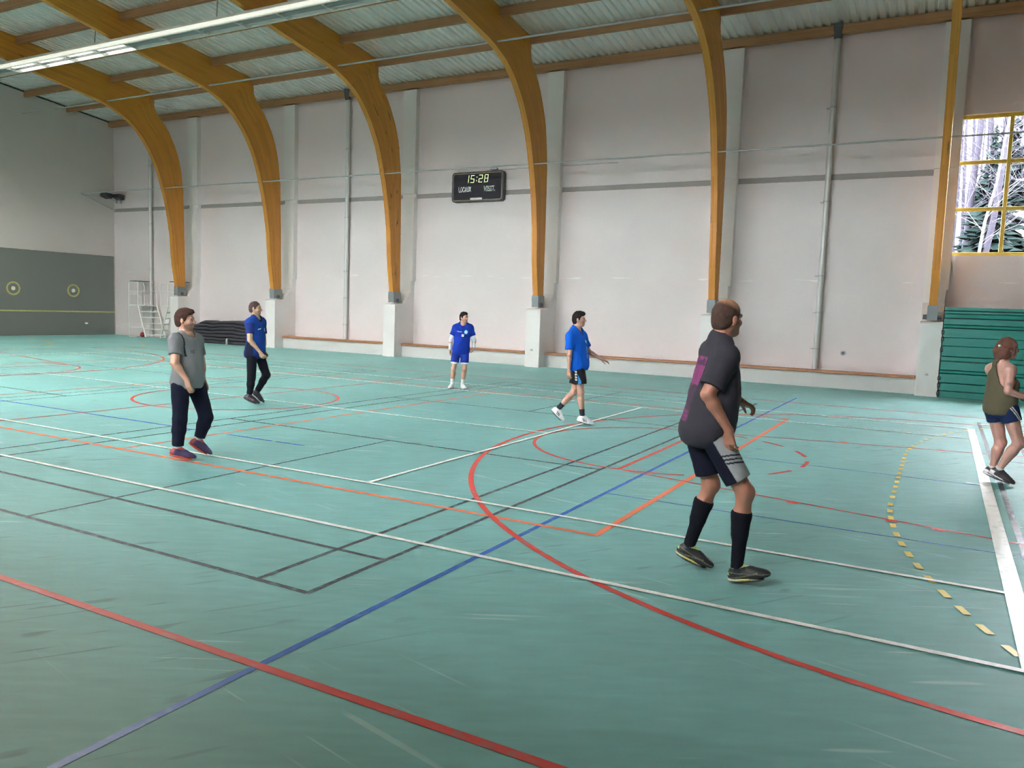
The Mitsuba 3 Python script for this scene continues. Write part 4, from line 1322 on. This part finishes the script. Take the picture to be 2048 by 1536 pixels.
JOINTS = {
    'p1': dict(hem=(-7.333, 5.891, 0.821), head=(-7.35, 5.87, 1.56), neck=(-7.341, 5.88, 1.392), rsh=(-7.299, 5.71, 1.331), rel=(-7.244, 5.651, 1.095), rwr=(-7.147, 5.723, 0.92), rha=(-7.115, 5.731, 0.813), lsh=(-7.386, 6.048, 1.323), lel=(-7.36, 6.096, 1.049), lwr=(-7.328, 6.088, 0.891), lha=(-7.314, 6.105, 0.81), pel=(-7.333, 5.891, 0.854), rhip=(-7.326, 5.788, 0.833), lhip=(-7.334, 6.001, 0.823), rkn=(-7.308, 5.762, 0.457), ran=(-7.324, 5.742, 0.117), rto=(-7.226, 5.863, 0.025), lkn=(-7.262, 6.074, 0.462), lan=(-7.327, 6.025, 0.157), lto=(-7.257, 6.112, 0.018), face=(0.818, 0.534, 0.0), rpalm=(0.005, 0.96, 0.0)),
    'p2': dict(hem=(-10.389, 9.721, 0.818), head=(-10.387, 9.723, 1.666), neck=(-10.382, 9.728, 1.499), rsh=(-10.347, 9.561, 1.409), rel=(-10.307, 9.53, 1.129), rwr=(-10.194, 9.651, 0.926), rha=(-10.155, 9.693, 0.846), lsh=(-10.422, 9.89, 1.428), lel=(-10.438, 9.961, 1.115), lwr=(-10.428, 9.972, 0.896), lha=(-10.365, 9.966, 0.831), pel=(-10.385, 9.726, 0.881), rhip=(-10.366, 9.629, 0.869), lhip=(-10.403, 9.823, 0.873), rkn=(-10.355, 9.612, 0.467), ran=(-10.377, 9.587, 0.102), rto=(-10.305, 9.664, 0.006), lkn=(-10.318, 9.914, 0.507), lan=(-10.424, 9.801, 0.176), lto=(-10.357, 9.873, 0.018), face=(0.84, 0.487, -0.06), rpalm=(-0.242, 0.912, -0.2)),
    'p3': dict(hem=(-9.373, 14.746, 0.796), head=(-9.338, 14.768, 1.586), neck=(-9.346, 14.763, 1.441), rsh=(-9.482, 14.676, 1.352), rel=(-9.569, 14.621, 1.086), rwr=(-9.571, 14.595, 0.861), rha=(-9.564, 14.576, 0.776), lsh=(-9.219, 14.844, 1.36), lel=(-9.147, 14.914, 1.087), lwr=(-9.131, 14.876, 0.922), lha=(-9.134, 14.851, 0.85), pel=(-9.378, 14.742, 0.829), rhip=(-9.457, 14.692, 0.827), lhip=(-9.304, 14.79, 0.833), rkn=(-9.489, 14.636, 0.444), ran=(-9.525, 14.648, 0.098), rto=(-9.492, 14.504, 0.023), lkn=(-9.285, 14.766, 0.437), lan=(-9.332, 14.772, 0.104), lto=(-9.212, 14.682, 0.032), face=(0.962, -0.169, 0.0)),
    'p4': dict(hem=(-5.04, 11.446, 0.894), head=(-5.072, 11.433, 1.683), neck=(-5.104, 11.419, 1.529), rsh=(-5.122, 11.238, 1.404), rel=(-5.108, 11.2, 1.123), rwr=(-5.107, 11.2, 0.888), rha=(-5.101, 11.203, 0.784), lsh=(-5.072, 11.585, 1.409), lel=(-4.981, 11.667, 1.164), lwr=(-4.801, 11.743, 1.066), lha=(-4.702, 11.785, 1.028), pel=(-5.04, 11.446, 0.927), rhip=(-5.007, 11.374, 0.925), lhip=(-5.084, 11.515, 0.912), rkn=(-4.968, 11.379, 0.531), ran=(-4.927, 11.397, 0.153), rto=(-4.784, 11.457, 0.054), lkn=(-5.14, 11.502, 0.515), lan=(-5.377, 11.434, 0.235), lto=(-5.292, 11.47, 0.059), face=(0.956, 0.231, -0.08), lpalm=(0.209, -0.237, -0.9), rpalm=(0.148, 0.932, 0.0)),
    'p5': dict(hem=(-1.377, 5.343, 0.934), head=(-1.286, 5.364, 1.792), neck=(-1.319, 5.356, 1.652), rsh=(-1.248, 5.229, 1.534), rel=(-1.327, 5.129, 1.288), rwr=(-1.188, 5.181, 1.055), rha=(-1.172, 5.184, 0.946), lsh=(-1.422, 5.548, 1.547), lel=(-1.375, 5.61, 1.26), lwr=(-1.235, 5.662, 1.205), lha=(-1.179, 5.695, 1.182), pel=(-1.381, 5.342, 1.016), rhip=(-1.313, 5.266, 1.012), lhip=(-1.447, 5.42, 0.992), rkn=(-1.082, 5.287, 0.637), ran=(-1.107, 5.302, 0.112), rto=(-0.936, 5.34, 0.095), lkn=(-1.348, 5.432, 0.627), lan=(-1.475, 5.424, 0.149), lto=(-1.319, 5.459, 0.025), face=(0.575, 0.816, -0.02), lpalm=(-0.151, -0.239, -0.9), rpalm=(0.193, 0.966, 0.0)),
    'p6': dict(hem=(0.646, 10.516, 0.821), head=(0.66, 10.515, 1.555), neck=(0.611, 10.518, 1.398), rsh=(0.695, 10.393, 1.316), rel=(0.688, 10.333, 1.082), rwr=(0.862, 10.382, 1.02), rha=(0.926, 10.378, 1.032), lsh=(0.522, 10.674, 1.304), lel=(0.62, 10.718, 1.061), lwr=(0.799, 10.757, 1.018), lha=(0.867, 10.752, 1.024), pel=(0.639, 10.516, 0.864), rhip=(0.715, 10.441, 0.872), lhip=(0.588, 10.59, 0.845), rkn=(0.841, 10.423, 0.502), ran=(0.678, 10.454, 0.16), rto=(0.794, 10.446, 0.055), lkn=(0.678, 10.594, 0.468), lan=(0.623, 10.598, 0.143), lto=(0.74, 10.59, 0.056), face=(0.904, 0.342, -0.05)),
}

# clothing colours, painted on in each person's own axes
def patch(v, o, ex, ey, x0, x1, y0, y1):
    a, b = (v - o) @ ex, (v - o) @ ey
    return ((a > x0) & (a < x1) & (b > y0) & (b < y1)), a, b


def shirt_grey(v, c):
    J = c['J']
    col = np.tile(lin(122, 124, 124), (len(v), 1)) * (1 + 0.12 * (meshkit.fbm(v * 90, 2, 4) - 0.5))[:, None]
    for sd in 'rl':
        d = (v - J[sd + 'sh']) @ unit(J[sd + 'el'] - J[sd + 'sh'])
        lt = np.abs((v - c['msh']) @ c['lat'])
        col[(lt > 0.165) & (d > -0.08) & (((v - J[sd + 'sh']) @ c['lat']) * (1 if sd == 'l' else -1) > -0.05)] *= 0.72
    lt = np.abs((v - c['msh']) @ c['lat'])
    f = (v - c['msh']) @ c['fr']
    col[((v - c['msh']) @ c['lat'] < 0) & (np.abs(lt - 0.158 + 0.12 * np.clip(-0.05 - (v - c['msh']) @ c['up'], 0, 0.2)) < 0.010) & (f > 0.0) & ((v - c['msh']) @ c['up'] > -0.16)] = lin(34, 36, 38)
    m, a, b = patch(v, c['msh'] - 0.11 * c['up'] - 0.07 * c['lat'], c['lat'], c['up'], -0.025, 0.025, -0.02, 0.02)
    col[m & (f > 0.05)] *= 0.6
    return col


def shirt_navy(v, c):
    col = np.tile(lin(22, 52, 116), (len(v), 1))
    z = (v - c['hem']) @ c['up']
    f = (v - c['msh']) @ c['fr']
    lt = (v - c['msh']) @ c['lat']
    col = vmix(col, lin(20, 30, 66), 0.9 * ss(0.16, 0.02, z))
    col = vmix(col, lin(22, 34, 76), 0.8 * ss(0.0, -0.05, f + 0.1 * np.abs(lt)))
    J = c['J']
    for sd in 'rl':
        d = (v - J[sd + 'sh']) @ unit(J[sd + 'el'] - J[sd + 'sh'])
        s = np.abs(lt) > 0.17
        col = vmix(col, lin(30, 40, 88), 0.8 * (s & (d > 0.0)).astype(float))
        col[s & (d > 0.62 * np.linalg.norm(J[sd + 'el'] - J[sd + 'sh']) - 0.02)] = lin(18, 22, 40)
    near = np.linalg.norm((v - c['neck'] - 0.02 * c['fr']) - (((v - c['neck'] - 0.02 * c['fr']) @ c['up'])[:, None]) * c['up'], axis=1)
    up_ = (v - c['msh']) @ c['up']
    col[(near < 0.088) & (up_ > -0.08)] = lin(16, 18, 28)
    m, a, b = patch(v, c['msh'] - 0.10 * c['up'] - 0.07 * c['lat'], c['lat'], c['up'], -0.035, 0.035, -0.03, 0.03)
    sw = m & (f > 0.05) & (np.abs(b - 0.25 * a) < 0.007)
    col[sw] = lin(225, 228, 232)
    m, a, b = patch(v, c['msh'] - 0.11 * c['up'] + 0.075 * c['lat'], c['lat'], c['up'], -0.025, 0.025, -0.028, 0.028)
    col[m & (f > 0.05)] = lin(150, 160, 182)
    return col


def shirt_royal(v, c):
    col = np.tile(lin(28, 54, 150), (len(v), 1))
    f = (v - c['msh']) @ c['fr']
    o = c['msh']
    z = (v - o) @ c['up']
    near = np.linalg.norm((v - c['neck'] - 0.02 * c['fr']) - (((v - c['neck'] - 0.02 * c['fr']) @ c['up'])[:, None]) * c['up'], axis=1)
    col[(near < 0.086) & (z > -0.06)] = lin(28, 44, 120)
    l = (v - o) @ c['lat']
    band = (f > 0.03) & (np.abs(z + 0.155) < 0.05)
    col[band] = lin(26, 48, 140)
    col[(f > 0.03) & (l > -0.12) & (l < -0.015) & (np.abs(z + 0.085) < 0.010) & (np.sin(l * 260) > -0.6)] = lin(215, 225, 240)
    d = np.hypot(l - 0.075, (z + 0.085) * 0.85)
    col[(f > 0.03) & (d < 0.042)] = lin(118, 196, 236)
    col[(f > 0.03) & (d < 0.026)] = lin(210, 236, 248)
    col[(f > 0.03) & (np.abs(l - 0.01) < 0.027) & (np.abs(z + 0.165) < 0.027)] = lin(232, 236, 242)
    return col


def shirt_bright(v, c):
    col = np.tile(lin(24, 88, 196), (len(v), 1))
    f = (v - c['msh']) @ c['fr']
    l = (v - c['msh']) @ c['lat']
    z = (v - c['msh']) @ c['up']
    d = np.hypot(l - 0.055, z + 0.085)
    col[(f > 0.03) & (d < 0.030)] = lin(110, 190, 236)
    col[(f > 0.03) & (d < 0.016)] = lin(215, 236, 246)
    for k, z0 in enumerate((-0.18, -0.215, -0.25, -0.30, -0.335)):
        m = (f > 0.02) & (np.abs(l - 0.045) < 0.028) & (np.abs(z - z0) < 0.014)
        hole = (np.abs(l - 0.045) < 0.012) & (np.abs(z - z0) < 0.005)
        col[m & ~hole] = lin(120, 150, 205)
    near = np.linalg.norm((v - c['neck'] - 0.02 * c['fr']) - (((v - c['neck'] - 0.02 * c['fr']) @ c['up'])[:, None]) * c['up'], axis=1)
    col[(near < 0.084) & (z > -0.05)] = lin(20, 70, 160)
    return col


def shirt_dark(v, c):
    col = np.tile(lin(42, 41, 45), (len(v), 1)) * (1 + 0.1 * (meshkit.fbm(v * 60, 2, 4) - 0.5))[:, None]
    f = (v - c['msh']) @ c['fr']
    l = (v - c['msh']) @ c['lat']
    z = (v - c['msh']) @ c['up']
    back = f < 0.02
    n = meshkit.fbm(np.c_[l * 22, z * 16, l * 0], 3, 6)
    m = back & (np.abs(l + 0.005) < 0.115) & (z < -0.02) & (z > -0.215)
    col[m] = np.where((n[m] > 0.36)[:, None], lin(108, 54, 88), lin(66, 44, 62))
    m2 = back & (np.abs(l + 0.005) < 0.115) & (z <= -0.215) & (z > -0.46)
    col[m2] = np.where((n[m2] > 0.60)[:, None], lin(84, 46, 72), lin(56, 44, 54))
    for k in range(3):
        z0 = -0.405 - 0.03 * k
        m3 = back & (np.abs(l + 0.005) < 0.105) & (np.abs(z - z0) < 0.009) & (np.sin(l * 210 + k) > -0.4)
        col[m3] = lin(100, 52, 84)
    return col


def tank_olive(v, c):
    col = np.tile(lin(72, 68, 52), (len(v), 1)) * (1 + 0.16 * (meshkit.fbm(v * 40, 2, 4) - 0.5))[:, None]
    return col


def trousers_navy(v, c):
    return np.tile(lin(14, 17, 29), (len(v), 1))


def trousers_black(v, c):
    return np.tile(lin(13, 15, 21), (len(v), 1))


def shorts_royal(v, c):
    return np.tile(lin(32, 52, 138), (len(v), 1))


def shorts_black(v, c):
    J = c['J']
    col = np.tile(lin(24, 24, 26), (len(v), 1))
    a = seg_t(v, J['rhip'], J['rkn'])
    side = (v - (J['rhip'] + (J['rkn'] - J['rhip']) * a[:, None]))
    s, f = side @ (-c['hl']), side @ c['hf']
    out = (s > 0.03)
    for k in range(5):
        a0 = 0.06 + 0.105 * k
        m = out & (np.abs(f + 0.035) < 0.020) & (np.abs(a - a0) < 0.034)
        if k < 2:
            m = m & ~((np.abs(f + 0.040) < 0.008) & (np.abs(a - a0) < 0.02))
        col[m] = lin(226, 226, 224)
    col[out & (f > 0.0) & (f < 0.05 * ss(0.2, 0.62, a)) & (a > 0.25)] = lin(66, 132, 190)
    return col


def shorts_panel(v, c):
    J = c['J']
    col = np.tile(lin(15, 17, 27), (len(v), 1))
    a = seg_t(v, J['rhip'], J['rkn'])
    side = (v - (J['rhip'] + (J['rkn'] - J['rhip']) * a[:, None]))
    s, f = side @ (-c['hl']), side @ c['hf']
    fr_w = 0.075 - 0.02 * np.abs(a - 0.6)
    m = (s > -0.01) & (f > -0.055 + 0.02 * a) & (f < fr_w) & (a > 0.05)
    col[m] = lin(150, 152, 152)
    for k in range(3):
        a0 = 0.40 + 0.062 * k
        st = m & (np.abs(a - a0 - 0.9 * f) < 0.013)
        col[st] = lin(24, 26, 36)
    return col


def shorts_woman(v, c):
    J = c['J']
    col = np.tile(lin(20, 32, 60), (len(v), 1))
    a = seg_t(v, J['rhip'], J['rkn'])
    side = (v - (J['rhip'] + (J['rkn'] - J['rhip']) * a[:, None]))
    s, f = side @ (-c['hl']), side @ c['hf']
    col[(s > 0.02) & (np.abs(f - 0.15 * (a - 0.2)) < 0.018)] = lin(206, 200, 176)
    col[(s > 0.02) & (np.abs(f - 0.15 * (a - 0.2)) < 0.006)] = lin(30, 46, 78)
    return col


def shoe_purple(v, sd):
    col = np.tile(lin(52, 42, 72), (len(v), 1))
    col[(v[:, 0] < 0.045)] = lin(140, 58, 60)
    col[(v[:, 2] > 0.092)] = lin(190, 70, 56)
    col[(v[:, 2] < 0.03)] = lin(60, 40, 64)
    return col


def sole_red(v, sd):
    return np.tile(lin(214, 84, 66), (len(v), 1))


def shoe_black(v, sd):
    col = np.tile(lin(32, 32, 36), (len(v), 1))
    if sd == 'r':
        col[(np.abs(v[:, 2] - 0.045) < 0.016) & (v[:, 0] > 0.05) & (v[:, 0] < 0.17)] = lin(92, 62, 74)
    return col


def sole_mixed(v, sd):
    return np.tile(lin(214, 210, 206) if sd == 'l' else lin(52, 48, 50), (len(v), 1))


def shoe_white(v, sd):
    return np.tile(lin(232, 232, 232), (len(v), 1))


def shoe_stripes(v, sd):
    col = np.tile(lin(232, 230, 234), (len(v), 1))
    for k in range(3):
        x0 = 0.10 + 0.024 * k
        col[(np.abs(v[:, 0] + 0.55 * v[:, 2] - x0 - 0.03) < 0.0065) & (v[:, 2] > 0.022) & (v[:, 2] < 0.068)] = lin(40, 40, 46)
    return col


def sole_white(v, sd):
    return np.where((v[:, 2] < 0.008)[:, None], lin(70, 72, 76), lin(228, 228, 228))


def shoe_olive(v, sd):
    col = np.tile(lin(26, 26, 25), (len(v), 1))
    col[(v[:, 2] > 0.098) | ((v[:, 0] < 0.012) & (v[:, 2] > 0.05))] = lin(196, 214, 140)
    n = np.abs(v[:, 2] - 0.032 - 0.12 * (v[:, 0] - 0.05))
    col[(n < 0.004) & (v[:, 0] < 0.2)] = lin(92, 90, 72)
    col[(np.abs(v[:, 2] - 0.06 + 0.15 * (v[:, 0] - 0.08)) < 0.003)] = lin(80, 80, 66)
    return col


def sole_yellow(v, sd):
    col = np.tile(lin(196, 190, 160), (len(v), 1))
    col[v[:, 2] < 0.009] = lin(44, 44, 44)
    col[(v[:, 0] > 0.07) & (v[:, 0] < 0.16) & (v[:, 2] > 0.009)] = lin(196, 178, 96)
    return col


def shoe_bw(v, sd):
    col = np.tile(lin(40, 36, 38), (len(v), 1))
    col[(v[:, 0] < 0.05) & (v[:, 2] < 0.06)] = lin(225, 222, 222)
    return col


def sock_band(v, t):
    col = np.tile(lin(226, 226, 228), (len(v), 1))
    col[np.abs(t - 0.80) < 0.012] = lin(150, 150, 160)
    return col


DARKBR, BLK = lin(52, 36, 30), lin(26, 22, 22)
make_person('person', 'bearded man in grey T-shirt, navy trousers and purple shoes standing by the orange line', JOINTS['p1'], dict(
    skin=lin(200, 152, 126), hair_col=DARKBR, hair=hair_short(0.010, top=0.014, front=0.003, side=0.002, tuft=0.006), beard=0.62, shirt=shirt_grey, pants='long', pants_col=trousers_navy, shoe=shoe_purple, sole=sole_red,
    loose=0.018, fat=0.012, trouser=0.016, ankle_gap=0.03, sock=(0.85, lin(190, 190, 192)), curlr=0.45, curll=0.4))
make_person('person', 'man with close-cropped hair in dark blue T-shirt and black trousers, walking near the mats', JOINTS['p2'], dict(
    skin=lin(204, 164, 134), hair_col=lin(62, 48, 46), hair=hair_short(0.006), beard=0.35, shirt=shirt_navy, pants='long', pants_col=trousers_black, shoe=shoe_black, sole=sole_mixed,
    loose=0.024, trouser=0.006, ankle_gap=0.02, sock=(0.85, lin(40, 40, 44)), curlr=0.9, curll=0.8, h=0.007))
make_person('person', 'dark-haired man facing us in royal blue kit with white undershirt sleeves and white shoes', JOINTS['p3'], dict(
    skin=lin(206, 160, 138), hair_col=BLK, hair=hair_short(0.009, top=0.01), beard=0.25, shirt=shirt_royal, pants=0.62, pants_col=shorts_royal, under=(0.72, lin(226, 226, 230)), long_sleeve=lin(230, 228, 232),
    shoe=shoe_white, sole=sole_white, lace='white', sock=(0.66, sock_band), loose=0.022, curlr=1.2, curll=1.2, h=0.007, flare=0.024, leg=0.95))
make_person('person', 'dark-haired player in bright blue T-shirt and black shorts reaching his arm forward', JOINTS['p4'], dict(
    skin=lin(208, 158, 136), hair_col=BLK, hair=hair_short(0.010, slope=1.25, off=0.014, top=0.016, front=0.004), shirt=shirt_bright, pants=0.66, pants_col=shorts_black, shoe=shoe_stripes, sole=sole_white, lace='white',
    sock=(0.70, lin(34, 34, 42)), loose=0.026, sleeve=0.70, cuff=0.026, curlr=0.5, curll=0.25, flare=0.042, leg=0.92, arm=0.92, h=0.0065))
make_person('person', 'heavy-set man in dark grey T-shirt with faded pink back print and black knee socks', JOINTS['p5'], dict(
    skin=lin(178, 122, 98), hair_col=lin(58, 44, 37), hair_top=lin(172, 130, 100), hair=hair_short(0.008, slope=1.15, off=0.018), brow_col=lin(120, 90, 70), shirt=shirt_dark, pants=0.80, pants_col=shorts_panel, shoe=shoe_olive, sole=sole_yellow,
    sock=(0.27, lin(13, 14, 20)), loose=0.020, build=1.10, fat=0.028, sleeve=0.80, cuff=0.026, neck=0.064, curlr=0.7, curll=0.9, flare=0.012, leg=1.02, arm=1.1, head=1.05, h=0.0052, pfold=0.004, skin_red=0.2))
make_person('person', 'woman in olive tank top and navy shorts with tied brown hair', JOINTS['p6'], dict(
    skin=lin(214, 160, 144), hair_col=lin(82, 56, 46), hair=hair_long, shirt=tank_olive, tank=True, pants=0.36, pants_col=shorts_woman, shoe=shoe_bw, sole=sole_white,
    sock=(0.92, lin(220, 218, 218)), loose=0.014, bust=True, clip=True, build=0.98, fat=0.012, neckhole=0.095, neck=0.050, curlr=0.6, curll=0.6, flare=0.02, leg=1.04, arm=0.98, tattoo=np.array(JOINTS['p6']['rsh']) * 0.35 + np.array(JOINTS['p6']['rel']) * 0.65 + np.array([0.0, -0.04, 0.0])))
